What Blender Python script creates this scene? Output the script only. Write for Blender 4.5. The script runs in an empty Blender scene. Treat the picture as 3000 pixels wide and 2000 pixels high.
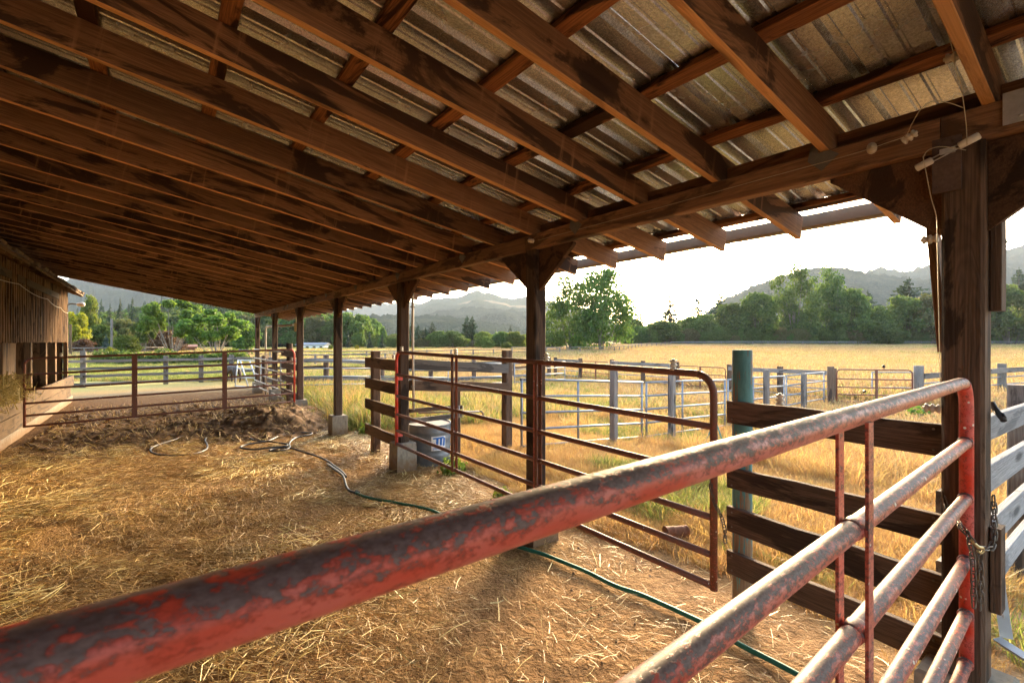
import bpy, math, random
import numpy as np
from mathutils import Matrix, Vector
rnd = random.Random(7)
nrg = np.random.default_rng(11)
sc = bpy.context.scene
COL = sc.collection
PI = math.pi
# ------------------------------------------------------------------ camera
# world: +Y runs along the open side of the shed (its eave beam), +X points out to the field, z = 0 is the dirt floor
CAM_H = 1.85
YAW = math.radians(36.4)
FPX = 1404.0                                    # focal length in pixels of a 3000 px wide frame
cam_d = bpy.data.cameras.new('camera')
cam = bpy.data.objects.new('camera', cam_d); COL.objects.link(cam)
cam.location = (0, 0, CAM_H); cam.rotation_euler = (PI/2, 0, -YAW)
cam_d.sensor_width = 36; cam_d.lens = 36*FPX/3000
cam_d.clip_start = 0.05; cam_d.clip_end = 20000
cam_d.dof.use_dof = True; cam_d.dof.focus_distance = 6.0; cam_d.dof.aperture_fstop = 9.0
sc.camera = cam
# ------------------------------------------------------------------ sky and sun
SUN_EL, SUN_AZ = math.radians(12.5), math.radians(56.5)      # azimuth from +Y towards +X
w = bpy.data.worlds.new('World'); sc.world = w; w.use_nodes = True
wn = w.node_tree.nodes; wl = w.node_tree.links
for n in list(wn): wn.remove(n)
wo = wn.new('ShaderNodeOutputWorld'); wb = wn.new('ShaderNodeBackground'); ws = wn.new('ShaderNodeTexSky')
ws.sky_type = 'NISHITA'; ws.sun_disc = False; ws.sun_elevation = SUN_EL; ws.sun_rotation = SUN_AZ
ws.altitude = 300; ws.air_density = 1.0; ws.dust_density = 3.5; ws.ozone_density = 1.0
wb.inputs['Strength'].default_value = 0.15
wl.new(ws.outputs[0], wb.inputs['Color']); wl.new(wb.outputs[0], wo.inputs['Surface'])
sd = bpy.data.lights.new('sun', 'SUN'); sun = bpy.data.objects.new('sun', sd); COL.objects.link(sun)
sd.energy = 2.0; sd.angle = math.radians(15); sd.color = (1.0, 0.72, 0.40)
sdir = Vector((math.sin(SUN_AZ)*math.cos(SUN_EL), math.cos(SUN_AZ)*math.cos(SUN_EL), math.sin(SUN_EL)))
sun.rotation_euler = sdir.to_track_quat('Z', 'Y').to_euler(); sun.location = (40, 30, 60)
sc.view_settings.view_transform = 'Standard'; sc.view_settings.look = 'None'
sc.view_settings.gamma = 1.0; sc.view_settings.use_curve_mapping = False
sc.view_settings.exposure = 3.1
cy = sc.cycles
cy.use_denoising = True
cy.max_bounces = 8; cy.diffuse_bounces = 5; cy.glossy_bounces = 3; cy.transmission_bounces = 4; cy.volume_bounces = 1
cy.transparent_max_bounces = 6; cy.sample_clamp_indirect = 6.0; cy.caustics_reflective = False; cy.caustics_refractive = False
# ------------------------------------------------------------------ numeric helpers
FW = (math.sin(YAW), math.cos(YAW)); RT = (math.cos(YAW), -math.sin(YAW))
def at(d, px):                                  # point on the ground plan: depth d along the view axis, frame column px
    m = (px-1500)/FPX
    return d*(FW[0]+m*RT[0]), d*(FW[1]+m*RT[1])
def onfloor(px, py, z=0.0):                     # point of the floor
    d = FPX*(CAM_H-z)/(py-1000); x, y = at(d, px)
    return Vector((x, y, z))
def sstep(a, b, x):
    t = np.clip((x-a)/(b-a), 0, 1); return t*t*(3-2*t)
_perm = nrg.random((256, 256))
def vnoise(x, y):
    x = np.asarray(x, float); y = np.asarray(y, float)
    xi = np.floor(x).astype(int); yi = np.floor(y).astype(int)
    fx = x-xi; fy = y-yi; fx = fx*fx*(3-2*fx); fy = fy*fy*(3-2*fy)
    g = lambda a, b: _perm[a & 255, b & 255]
    return (g(xi, yi)*(1-fx)+g(xi+1, yi)*fx)*(1-fy)+(g(xi, yi+1)*(1-fx)+g(xi+1, yi+1)*fx)*fy
def fbm(x, y, o=4):
    s = 0; a = 0.5; t = 0
    for k in range(o):
        s = s+a*vnoise(np.asarray(x)*2**k+17.3*k, np.asarray(y)*2**k+5.1*k); t += a; a *= 0.5
    return s/t
def ground_z(x, y):
    x = np.asarray(x, float); y = np.asarray(y, float)
    d = x*FW[0]+y*FW[1]; r = x*RT[0]+y*RT[1]
    az = np.degrees(np.arctan2(r, np.maximum(d, 1e-3)))
    rad = np.hypot(x, y)
    z = -0.36*sstep(3.6, 11.5, x) - 0.05*sstep(22, 60, rad)
    z = z + 1.15*sstep(70, 185, d)*sstep(4, 12, az)
    out = sstep(3.2, 4.6, x)+sstep(20.5, 23, y)
    z = z + np.clip(out, 0, 1)*(0.10*(fbm(x*0.35, y*0.35, 4)-0.5))
    z = z + 0.9*(fbm(x*0.012, y*0.012, 3)-0.5)*sstep(40, 200, rad)
    ins = 1-np.clip(out, 0, 1)
    z = z + ins*(0.030*(fbm(x*2.3, y*2.3, 4)-0.5)+0.020*(fbm(x*7.5+9, y*7.5, 3)-0.5))
    return z
def gz(x, y): return float(ground_z(x, y))
# ------------------------------------------------------------------ objects
WM = {}                                         # world matrices of what has been built
def link(o, parent=None, mw=None):
    COL.objects.link(o)
    mw = mw if mw is not None else Matrix()
    o.matrix_world = mw; WM[o.name] = mw.copy()
    if parent is not None:
        o.parent = parent; o.matrix_parent_inverse = WM[parent.name].inverted()
    return o
def tag(o, label=None, cat=None, group=None, kind=None):
    if label: o['label'] = label
    if cat: o['category'] = cat
    if group: o['group'] = group
    if kind: o['kind'] = kind
    return o
def thing(name, label, cat, loc=(0, 0, 0), group=None, rz=0.0):
    o = bpy.data.objects.new(name, None); o.empty_display_size = 0.2
    link(o, None, Matrix.Translation(Vector(loc)) @ Matrix.Rotation(rz, 4, 'Z'))
    return tag(o, label, cat, group)
def dup(t, mw, label=None):                     # a thing with its parts and their sub-parts
    r = t.copy(); link(r, None, mw)
    if label: r['label'] = label
    for c in list(t.children):
        k = c.copy(); COL.objects.link(k); k.parent = r
        for g in list(c.children):
            q = g.copy(); COL.objects.link(q); q.parent = k
    return r
class MB:
    def __init__(s): s.v = []; s.f = []; s.n = 0; s.smooth = []
    def add(s, vs, fs, smooth=False):
        b = s.n; s.v.extend([tuple(p) for p in vs]); s.n += len(vs)
        for f in fs: s.f.append(tuple(i+b for i in f)); s.smooth.append(smooth)
        return s
    def box(s, cx, cy_, cz, sx, sy, sz, M=None):
        vs = [Vector((cx+a*sx/2, cy_+b*sy/2, cz+c*sz/2)) for a in (-1, 1) for b in (-1, 1) for c in (-1, 1)]
        if M is not None: vs = [M @ p for p in vs]
        return s.add(vs, [(0, 1, 3, 2), (4, 6, 7, 5), (0, 4, 5, 1), (2, 3, 7, 6), (0, 2, 6, 4), (1, 5, 7, 3)])
    def tube(s, pts, rad, seg=8, caps=True, closed=False):
        pts = [Vector(p) for p in pts]; n = len(pts)
        rads = rad if isinstance(rad, (list, tuple)) else [rad]*n
        T = []
        for i in range(n):
            a = pts[(i-1) % n] if (closed or i > 0) else pts[i]; b = pts[(i+1) % n] if (closed or i < n-1) else pts[i]
            t = (b-a); T.append(t.normalized() if t.length > 1e-9 else Vector((0, 0, 1)))
        u = T[0].orthogonal().normalized(); vs = []
        for i in range(n):
            u = (u-T[i]*u.dot(T[i])); u = u.normalized() if u.length > 1e-6 else T[i].orthogonal().normalized()
            w_ = T[i].cross(u)
            for k in range(seg):
                a = 2*PI*k/seg; vs.append(pts[i]+(u*math.cos(a)+w_*math.sin(a))*rads[i])
        fs = []
        for i in range(n if closed else n-1):
            j = (i+1) % n
            for k in range(seg):
                l = (k+1) % seg; fs.append((i*seg+k, i*seg+l, j*seg+l, j*seg+k))
        s.add(vs, fs, True)
        if caps and not closed:
            b = s.n-len(vs)
            s.f.append(tuple(b+k for k in reversed(range(seg)))); s.smooth.append(False)
            s.f.append(tuple(b+(n-1)*seg+k for k in range(seg))); s.smooth.append(False)
        return s
    def lathe(s, prof, seg=12, M=None):
        vs = []; fs = []
        for r, z in prof:
            for k in range(seg):
                a = 2*PI*k/seg; vs.append(Vector((r*math.cos(a), r*math.sin(a), z)))
        for i in range(len(prof)-1):
            for k in range(seg):
                l = (k+1) % seg; fs.append((i*seg+k, i*seg+l, (i+1)*seg+l, (i+1)*seg+k))
        fs.append(tuple(reversed(range(seg)))); fs.append(tuple((len(prof)-1)*seg+k for k in range(seg)))
        if M is not None: vs = [M @ p for p in vs]
        return s.add(vs, fs, True)
    def mesh(s, name, mat):
        me = bpy.data.meshes.new(name); me.from_pydata(s.v, [], s.f)
        me.polygons.foreach_set('use_smooth', s.smooth)
        if mat: me.materials.append(mat)
        me.update(); return me
    def build(s, name, mat, parent=None, mw=None):
        return link(bpy.data.objects.new(name, s.mesh(name, mat)), parent, mw)
def npmesh(name, V, F, mat, smooth=False):      # numpy mesh, all faces with the same number of corners
    me = bpy.data.meshes.new(name); V = np.asarray(V, np.float32); F = np.asarray(F, np.int32); k = F.shape[1]
    me.vertices.add(len(V)); me.vertices.foreach_set('co', V.ravel())
    me.loops.add(F.size); me.loops.foreach_set('vertex_index', F.ravel())
    me.polygons.add(len(F)); me.polygons.foreach_set('loop_start', np.arange(len(F), dtype=np.int32)*k)
    me.polygons.foreach_set('loop_total', np.full(len(F), k, np.int32))
    me.polygons.foreach_set('use_smooth', np.full(len(F), smooth))
    if mat: me.materials.append(mat)
    me.update(calc_edges=True); me.validate(); return me
def mesh_obj(name, me, parent=None, mw=None): return link(bpy.data.objects.new(name, me), parent, mw)
def frame(p0, p1, up=(0, 0, 1)):                # local x along p0->p1, z towards up
    p0 = Vector(p0); p1 = Vector(p1); x = (p1-p0).normalized(); u = Vector(up)
    y = u.cross(x).normalized(); z = x.cross(y); c = (p0+p1)/2
    return Matrix(((x.x, y.x, z.x, c.x), (x.y, y.y, z.y, c.y), (x.z, y.z, z.z, c.z), (0, 0, 0, 1)))
_bc = {}
def board_mesh(L, h, t, mat, var, wob, edge=None):         # chamfered plank, length on x, depth h on z, thickness t on y
    key = (round(L, 2), round(h, 3), round(t, 3), mat.name, var, wob)
    if key in _bc: return _bc[key]
    r = random.Random(hash(key[:3])+var*31); c = min(h, t)*0.09; n = 2 if L < 0.8 else 5
    prof = [(-t/2+c, -h/2), (t/2-c, -h/2), (t/2, -h/2+c), (t/2, h/2-c), (t/2-c, h/2), (-t/2+c, h/2), (-t/2, h/2-c), (-t/2, -h/2+c)]
    m = MB(); vs = []
    for i in range(n+1):
        x = -L/2+L*i/n; wy = r.uniform(-1, 1)*wob*0.6; wz = r.uniform(-1, 1)*wob; s_ = 1+r.uniform(-1, 1)*wob*1.5
        for a, b in prof: vs.append((x, a*s_+(wy if 0 < i < n else 0), b*s_+(wz if 0 < i < n else 0)))
    fs = [(i*8+k, i*8+(k+1) % 8, (i+1)*8+(k+1) % 8, (i+1)*8+k) for i in range(n) for k in range(8)]
    fs += [tuple(reversed(range(8))), tuple(n*8+k for k in range(8))]
    m.add(vs, [tuple(reversed(f)) for f in fs]); me = m.mesh('board', mat); _bc[key] = me
    if edge:                                    # less stained lower edge, lightened further to paint in floor bounce light
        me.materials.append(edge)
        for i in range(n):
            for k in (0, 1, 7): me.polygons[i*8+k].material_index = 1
    return me
def board(name, p0, p1, h, t, mat, parent=None, up=(0, 0, 1), var=None, wob=0.003, edge=None):
    L = (Vector(p1)-Vector(p0)).length
    me = board_mesh(L, h, t, mat, rnd.randrange(3) if var is None else var, wob, edge)
    M = frame((0, 0, 0), (L, 0, 0), (0, 0, 1)); M = frame(p0, p1, up)
    return mesh_obj(name, me, parent, M)
def upright(name, x, y, z0, z1, sx, sy, mat, parent=None, lean=0.0):   # vertical timber; sx across X, sy across Y
    return board(name, (x, y, z0), (x+lean, y+lean*0.5, z1), sx, sy, mat, parent, up=(1, 0, 0))
def round_post(name, x, y, z0, z1, r, mat, parent=None):
    m = MB(); rr = random.Random(int(x*100+y*10)); n = 7; vs = []
    prof = []
    for i in range(n): prof.append((r*(1+rr.uniform(-.05, .05)), -(z1-z0)/2+(z1-z0)*i/(n-1)))
    prof.append((r*0.93, (z1-z0)/2+0.008))
    m.lathe(prof, 14)
    R = Matrix.Rotation(PI/2, 4, 'Y')           # local x up so that the grain runs along it
    for i, p in enumerate(m.v): q = R @ Vector(p); m.v[i] = (q.x, q.y, q.z)
    return m.build(name, mat, parent, Matrix.Translation((x, y, (z0+z1)/2)) @ Matrix.Rotation(-PI/2, 4, 'Y'))
# ------------------------------------------------------------------ materials
def newmat(name):
    m = bpy.data.materials.new(name); m.use_nodes = True; nt = m.node_tree
    for n in list(nt.nodes): nt.nodes.remove(n)
    out = nt.nodes.new('ShaderNodeOutputMaterial'); b = nt.nodes.new('ShaderNodeBsdfPrincipled')
    nt.links.new(b.outputs[0], out.inputs['Surface']); return m, nt, b, out
class N:
    def __init__(s, nt): s.nt = nt
    def new(s, t, **kw):
        n = s.nt.nodes.new(t)
        for k, v in kw.items(): setattr(n, k, v)
        return n
    def L(s, a, b): s.nt.links.new(a, b)
    def val(s, sock, v):
        if hasattr(v, 'is_output'): s.L(v, sock)
        else: sock.default_value = v
    def math(s, op, a, b=0.0, clamp=False):
        n = s.new('ShaderNodeMath', operation=op, use_clamp=clamp); s.val(n.inputs[0], a); s.val(n.inputs[1], b); return n.outputs[0]
    def vmath(s, op, a, b):
        n = s.new('ShaderNodeVectorMath', operation=op); s.val(n.inputs[0], a); s.val(n.inputs[1], b); return n.outputs[0]
    def noise(s, vec, scale=1.0, detail=3.0, rough=0.5, dist=0.0):
        n = s.new('ShaderNodeTexNoise'); s.L(vec, n.inputs['Vector']); n.inputs['Scale'].default_value = scale
        n.inputs['Detail'].default_value = detail; n.inputs['Roughness'].default_value = rough; n.inputs['Distortion'].default_value = dist
        return n.outputs['Fac']
    def ramp(s, fac, a, b, c0=0.0, c1=1.0):
        n = s.new('ShaderNodeMapRange', clamp=True); s.val(n.inputs[0], fac); n.inputs[1].default_value = a; n.inputs[2].default_value = b
        n.inputs[3].default_value = c0; n.inputs[4].default_value = c1; return n.outputs[0]
    def mix(s, f, a, b, mode='MIX'):
        n = s.new('ShaderNodeMix', data_type='RGBA', blend_type=mode); s.val(n.inputs[0], f)
        for sock, v in ((n.inputs[6], a), (n.inputs[7], b)):
            if hasattr(v, 'is_output'): s.L(v, sock)
            else: sock.default_value = (*v, 1)
        return n.outputs[2]
    def bump(s, h, strength, dist, bsdf):
        n = s.new('ShaderNodeBump'); n.inputs['Strength'].default_value = strength; n.inputs['Distance'].default_value = dist
        s.L(h, n.inputs['Height']); s.L(n.outputs[0], bsdf.inputs['Normal'])
    def objvec(s, sc_=(1, 1, 1), rand=True):
        tc = s.new('ShaderNodeTexCoord'); v = tc.outputs['Object']
        if rand:
            oi = s.new('ShaderNodeObjectInfo'); o = s.vmath('MULTIPLY', oi.outputs['Random'], (37.0, 91.0, 53.0)); v = s.vmath('ADD', v, o)
        return v, s.vmath('MULTIPLY', v, sc_)
    def pos(s): return s.new('ShaderNodeNewGeometry').outputs['Position']
def wood(name, light, mid, dark, stain=0.5, rough=0.8, grain=1.0, bump=0.5, streaks=False):
    m, nt, b, out = newmat(name); n = N(nt)
    raw, _ = n.objvec((1, 1, 1))
    gv = n.vmath('MULTIPLY', raw, (1.1*grain, 62*grain, 62*grain)); fine = n.noise(gv, 2.2, 4, 0.65, 0.5)
    cv = n.vmath('MULTIPLY', raw, (0.55, 7, 7)); cath = n.noise(cv, 1.6, 2, 0.55, 1.4)
    bands = n.math('FRACT', n.math('MULTIPLY', cath, 9.0)); bands = n.ramp(n.math('ABSOLUTE', n.math('SUBTRACT', bands, 0.5)), 0.05, 0.5)
    st = n.noise(n.vmath('MULTIPLY', raw, (0.42, 1.9, 1.9)), 1.5, 8, 0.64, 1.6)
    col = n.mix(n.ramp(fine, 0.36, 0.62), mid, light)
    col = n.mix(n.math('MULTIPLY', bands, 0.30), col, dark)
    col = n.mix(n.ramp(st, 0.565-0.065*stain, 0.60-0.05*stain, 0, min(1.0, 0.55+0.5*stain)), col, dark)
    if streaks:                                 # pale drip marks where the roof battens cross the rafter
        tc = n.new('ShaderNodeTexCoord'); lx = n.new('ShaderNodeSeparateXYZ'); n.L(tc.outputs['Object'], lx.inputs[0])
        u = n.math('FRACT', n.math('ADD', n.math('MULTIPLY', n.math('ADD', lx.outputs[0], 1.057), 1.64), 20.5)); u = n.math('ABSOLUTE', n.math('SUBTRACT', u, 0.5))
        dn = n.noise(n.vmath('MULTIPLY', raw, (55, 5, 5)), 1.0, 3, 0.6); dm = n.noise(raw, 1.9, 2, 0.5)
        sk = n.math('MULTIPLY', n.ramp(n.math('ABSOLUTE', n.math('SUBTRACT', u, 0.082)), 0.004, 0.034, 1, 0), n.ramp(dn, 0.42, 0.62))
        col = n.mix(n.math('MULTIPLY', sk, n.ramp(dm, 0.38, 0.58, 0, 0.7)), col, tuple(q*1.15 for q in light))
    vo = n.new('ShaderNodeTexVoronoi', feature='F1'); n.L(n.vmath('MULTIPLY', raw, (1.1, 5.0, 5.0)), vo.inputs['Vector']); vo.inputs['Scale'].default_value = 1.0
    kn = n.ramp(vo.outputs['Distance'], 0.10, 0.20, 1.0, 0.0)
    col = n.mix(n.math('MULTIPLY', kn, 0.8), col, tuple(c*0.45 for c in dark))
    oi = n.new('ShaderNodeObjectInfo'); vr = n.math('ADD', n.math('MULTIPLY', oi.outputs['Random'], 0.5), 0.72)
    hs = n.new('ShaderNodeHueSaturation'); n.L(col, hs.inputs['Color']); n.L(vr, hs.inputs['Value']); n.L(hs.outputs[0], b.inputs['Base Color'])
    b.inputs['Roughness'].default_value = rough; b.inputs['Specular IOR Level'].default_value = 0.25
    n.bump(n.math('ADD', fine, n.math('MULTIPLY', bands, 0.35)), bump, 0.004, b); return m
W_RAFTER = wood('rafter_wood', (0.37, 0.205, 0.112), (0.225, 0.120, 0.066), (0.070, 0.039, 0.025), 0.85, 0.75, bump=0.35, streaks=True)
W_EDGE_LIT = wood('rafter_edge_bounce_lit', (0.66, 0.36, 0.155), (0.54, 0.275, 0.11), (0.30, 0.15, 0.065), 0.1, 0.75, bump=0.25)  # rafter undersides: wood colour raised to carry light bounced off the floor
W_PURLIN = wood('purlin_wood', (0.40, 0.17, 0.065), (0.19, 0.072, 0.028), (0.04, 0.016, 0.008), 0.85, 0.7)
W_POST = wood('post_wood', (0.165, 0.102, 0.066), (0.082, 0.051, 0.036), (0.020, 0.012, 0.009), 0.5, 0.8, 0.8, 0.9)
W_BEAM = wood('beam_wood', (0.34, 0.185, 0.098), (0.22, 0.115, 0.062), (0.07, 0.038, 0.024), 0.5, 0.75)
W_FENCE = wood('dark_fence_wood', (0.155, 0.105, 0.078), (0.078, 0.054, 0.042), (0.022, 0.016, 0.014), 0.4, 0.85, 0.9, 0.9)
W_BROWN = wood('brown_fence_wood', (0.20, 0.125, 0.080), (0.115, 0.070, 0.046), (0.04, 0.026, 0.02), 0.4, 0.85, 0.9, 0.8)
W_GREY = wood('grey_fence_wood', (0.27, 0.235, 0.205), (0.175, 0.15, 0.13), (0.065, 0.055, 0.05), 0.3, 0.9, 1.0, 0.9)
W_PALE = wood('pale_fence_wood', (0.40, 0.40, 0.40), (0.27, 0.27, 0.275), (0.12, 0.12, 0.125), 0.2, 0.9, 1.0, 0.9)
W_BARN = wood('barn_siding_wood', (0.30, 0.185, 0.095), (0.18, 0.105, 0.055), (0.045, 0.026, 0.016), 0.6, 0.85)
W_KICK = wood('kick_plank_wood', (0.165, 0.105, 0.055), (0.105, 0.066, 0.035), (0.038, 0.024, 0.015), 0.3, 0.85)
def teal_mat():
    m, nt, b, out = newmat('turquoise_paint'); n = N(nt)
    raw, _ = n.objvec()
    f = n.noise(n.vmath('MULTIPLY', raw, (2.0, 40, 40)), 1.6, 4, 0.6, 0.4)
    w1 = n.noise(n.vmath('MULTIPLY', raw, (3.5, 14, 14)), 1.3, 5, 0.65)
    sx = n.new('ShaderNodeSeparateXYZ'); tc = n.new('ShaderNodeTexCoord'); n.L(tc.outputs['Object'], sx.inputs[0])
    low = n.ramp(sx.outputs[0], -0.75, 0.40, 0.20, -0.27)
    paint = n.ramp(n.math('SUBTRACT', n.math('ADD', n.math('MULTIPLY', n.ramp(w1, 0.35, 0.65), 0.35), n.math('MULTIPLY', n.ramp(f, 0.35, 0.65), 0.45)), low), 0.46, 0.52)
    wd = n.mix(n.ramp(f, 0.3, 0.7), (0.16, 0.105, 0.065), (0.33, 0.24, 0.15))
    pt = n.mix(n.ramp(w1, 0.35, 0.7), (0.045, 0.155, 0.162), (0.11, 0.275, 0.28))
    n.L(n.mix(paint, wd, pt), b.inputs['Base Color']); b.inputs['Roughness'].default_value = 0.75
    n.bump(f, 0.7, 0.004, b); return m
M_TEAL = teal_mat()
def red_pipe(name, red, rust, bare, wear, top, fade=False):  # chipped paint over brown rust, worn most along the top of the pipe
    m, nt, b, out = newmat(name); n = N(nt)
    p = n.pos(); sp = n.vmath('MULTIPLY', p, (38, 74, 74))
    a = n.noise(sp, 1.0, 6, 0.68, 0.3); c = n.noise(n.vmath('MULTIPLY', p, (130, 210, 210)), 1.0, 3, 0.6); e = n.noise(n.vmath('MULTIPLY', p, (5, 9, 9)), 1.0, 3, 0.55)
    g = n.new('ShaderNodeNewGeometry'); sx = n.new('ShaderNodeSeparateXYZ'); n.L(g.outputs['Normal'], sx.inputs[0])
    k = n.math('ADD', n.math('MULTIPLY', a, 0.70), n.math('MULTIPLY', c, 0.30)); k = n.math('ADD', k, n.math('MULTIPLY', e, 0.12))
    k = n.math('ADD', k, n.math('MULTIPLY', n.ramp(sx.outputs[2], -0.5, 0.9), top))
    bare_f = n.ramp(k, 0.66-wear, 0.70-wear); edge_f = n.ramp(k, 0.58-wear, 0.67-wear)
    pink = tuple(min(1, x*0.8+0.22) for x in red)
    pc = n.mix(n.ramp(e, 0.40, 0.66, 0, 0.55), red, pink)
    if fade:                                    # the outdoor half of the gate has bleached to pinkish tan
        px_ = n.new('ShaderNodeSeparateXYZ'); n.L(p, px_.inputs[0]); pc = n.mix(n.ramp(px_.outputs[0], 0.5, 2.2, 0, 0.6), pc, (0.46, 0.20, 0.14))
    pc = n.mix(edge_f, pc, tuple(x*0.55 for x in red))
    rc = n.mix(n.ramp(c, 0.35, 0.65), rust, bare)
    col = n.mix(bare_f, pc, rc)
    sp2 = n.new('ShaderNodeTexVoronoi', feature='F1'); n.L(n.vmath('MULTIPLY', p, (22, 30, 30)), sp2.inputs['Vector']); sp2.inputs['Scale'].default_value = 1.0
    drop = n.math('MULTIPLY', n.ramp(sp2.outputs['Distance'], 0.13, 0.17, 1, 0), n.ramp(n.noise(p, 6.0, 2, 0.5), 0.56, 0.60))
    col = n.mix(drop, col, (0.75, 0.73, 0.68))
    n.L(col, b.inputs['Base Color'])
    n.L(n.ramp(bare_f, 0, 1, 0.42, 0.55), b.inputs['Roughness']); b.inputs['Specular IOR Level'].default_value = 0.45
    n.bump(n.math('SUBTRACT', n.math('MULTIPLY', c, 0.3), bare_f), 0.35, 0.0012, b); return m
M_REDNEAR = red_pipe('chipped_red_paint', (0.50, 0.062, 0.036), (0.075, 0.042, 0.040), (0.145, 0.098, 0.100), 0.0, 0.165, True)
M_REDEND = red_pipe('fresh_red_paint', (0.62, 0.035, 0.012), (0.10, 0.06, 0.05), (0.16, 0.11, 0.10), 0.0, 0.02)
M_RUST = red_pipe('rusty_red_pipe', (0.34, 0.075, 0.045), (0.21, 0.078, 0.042), (0.14, 0.062, 0.040), 0.13, 0.10)
def simple(name, c0, c1, rough=0.6, metal=0.0, scale=20.0, bump=0.1, spec=0.4):
    m, nt, b, out = newmat(name); n = N(nt); v, _ = n.objvec()
    f = n.noise(v, scale, 4, 0.6); g = n.noise(v, scale*0.17, 3, 0.5)
    n.L(n.mix(n.ramp(n.math('ADD', n.math('MULTIPLY', f, 0.5), n.math('MULTIPLY', g, 0.5)), 0.35, 0.65), c0, c1), b.inputs['Base Color'])
    b.inputs['Roughness'].default_value = rough; b.inputs['Metallic'].default_value = metal; b.inputs['Specular IOR Level'].default_value = spec
    if bump: n.bump(f, bump, 0.003, b)
    return m
M_GALV = simple('galvanised_pipe', (0.19, 0.21, 0.235), (0.30, 0.325, 0.355), 0.5, 0.35, 25, 0.05)
M_TANK = simple('galvanised_tank', (0.13, 0.145, 0.165), (0.25, 0.275, 0.30), 0.5, 0.4, 9, 0.08)
M_CONC = simple('concrete', (0.21, 0.185, 0.145), (0.34, 0.30, 0.24), 0.92, 0, 22, 0.5)
def conc_splash():
    nt = M_CONC.node_tree; n = N(nt); b = next(q for q in nt.nodes if q.type == 'BSDF_PRINCIPLED'); src = b.inputs['Base Color'].links[0].from_socket
    p = n.pos(); sx = n.new('ShaderNodeSeparateXYZ'); n.L(p, sx.inputs[0]); f = n.noise(p, 14, 5, 0.7); g = n.noise(n.vmath('MULTIPLY', p, (9, 9, 2.0)), 2.5, 4, 0.6)
    k = n.ramp(n.math('SUBTRACT', sx.outputs[2], n.math('MULTIPLY', f, 0.42)), -0.16, 0.02, 0.9, 0)
    col = n.mix(n.ramp(g, 0.50, 0.66, 0, 0.55), src, (0.13, 0.105, 0.075)); n.L(n.mix(k, col, (0.20, 0.115, 0.055)), b.inputs['Base Color'])
conc_splash()
M_STEEL = simple('zinc_plate', (0.50, 0.51, 0.54), (0.68, 0.69, 0.72), 0.4, 0.5, 40, 0.05)
M_DULL = simple('dull_bracket', (0.13, 0.12, 0.10), (0.20, 0.185, 0.16), 0.65, 0.3, 30, 0.1)
M_CHAIN = simple('chain_steel', (0.10, 0.085, 0.07), (0.20, 0.17, 0.14), 0.5, 0.6, 60, 0.1)
M_BRASS = simple('brass_snap', (0.45, 0.36, 0.18), (0.60, 0.50, 0.28), 0.4, 0.7, 60, 0.05)
M_WHITE = simple('white_plastic', (0.62, 0.57, 0.50), (0.82, 0.79, 0.72), 0.5, 0, 30, 0.05)
M_SPOOL = simple('cream_ceramic', (0.50, 0.43, 0.33), (0.72, 0.65, 0.54), 0.4, 0, 40, 0.05)
M_BLACK = simple('black_rubber', (0.018, 0.018, 0.02), (0.05, 0.05, 0.055), 0.55, 0, 30, 0.1)
M_HOSE_G = simple('green_hose', (0.012, 0.10, 0.065), (0.03, 0.18, 0.12), 0.45, 0, 8, 0.05)
M_HOSE_B = simple('black_hose', (0.03, 0.028, 0.03), (0.08, 0.072, 0.07), 0.42, 0, 8, 0.05)
M_WIRE = simple('wire', (0.42, 0.36, 0.24), (0.55, 0.48, 0.34), 0.5, 0.3, 60, 0)
M_PVC = simple('weathered_pvc', (0.50, 0.44, 0.36), (0.66, 0.60, 0.52), 0.5, 0, 12, 0.05)
M_PANELW = simple('white_steel', (0.42, 0.46, 0.50), (0.52, 0.56, 0.60), 0.4, 0.1, 20, 0.05)
M_BROWNPLATE = simple('brown_board', (0.085, 0.055, 0.045), (0.15, 0.10, 0.085), 0.7, 0, 60, 0.3)
M_PLY = wood('gusset_plywood', (0.17, 0.085, 0.042), (0.10, 0.05, 0.027), (0.03, 0.016, 0.01), 0.5, 0.85)
M_GUTTER = simple('painted_gutter', (0.22, 0.165, 0.10), (0.28, 0.21, 0.135), 0.6, 0, 10, 0.05)
M_RUSTY = simple('rusty_iron', (0.12, 0.045, 0.022), (0.24, 0.10, 0.05), 0.85, 0.1, 30, 0.4)
M_SHINGLE = simple('old_shingle', (0.12, 0.075, 0.045), (0.26, 0.17, 0.105), 0.9, 0, 14, 0.6)
M_INK = simple('blue_print', (0.02, 0.13, 0.45), (0.03, 0.17, 0.55), 0.5, 0, 5, 0)
M_STICK = simple('sticker_white', (0.72, 0.74, 0.76), (0.80, 0.81, 0.82), 0.5, 0, 12, 0)
M_WATER = simple('tank_lid_water', (0.17, 0.12, 0.07), (0.24, 0.175, 0.105), 0.6, 0, 6, 0.02)
M_HIDE = simple('dark_bay_hide', (0.035, 0.02, 0.014), (0.075, 0.042, 0.026), 0.6, 0, 8, 0.05)
M_BLACKHIDE = simple('black_hide', (0.012, 0.011, 0.011), (0.03, 0.028, 0.026), 0.6, 0, 8, 0.05)
M_FEATHER = simple('black_feather', (0.008, 0.008, 0.010), (0.02, 0.02, 0.024), 0.45, 0, 60, 0.05)
M_TEALMET = simple('teal_metal', (0.02, 0.17, 0.13), (0.04, 0.25, 0.20), 0.5, 0, 20, 0.05)
M_LAMPG = simple('lamp_glass', (0.75, 0.75, 0.72), (0.82, 0.82, 0.80), 0.2, 0, 5, 0)
M_HOUSEW = simple('house_white', (0.60, 0.60, 0.58), (0.70, 0.70, 0.68), 0.8, 0, 3, 0)
M_HOUSER = simple('house_roof', (0.16, 0.17, 0.19), (0.24, 0.25, 0.27), 0.9, 0, 3, 0)
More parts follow.
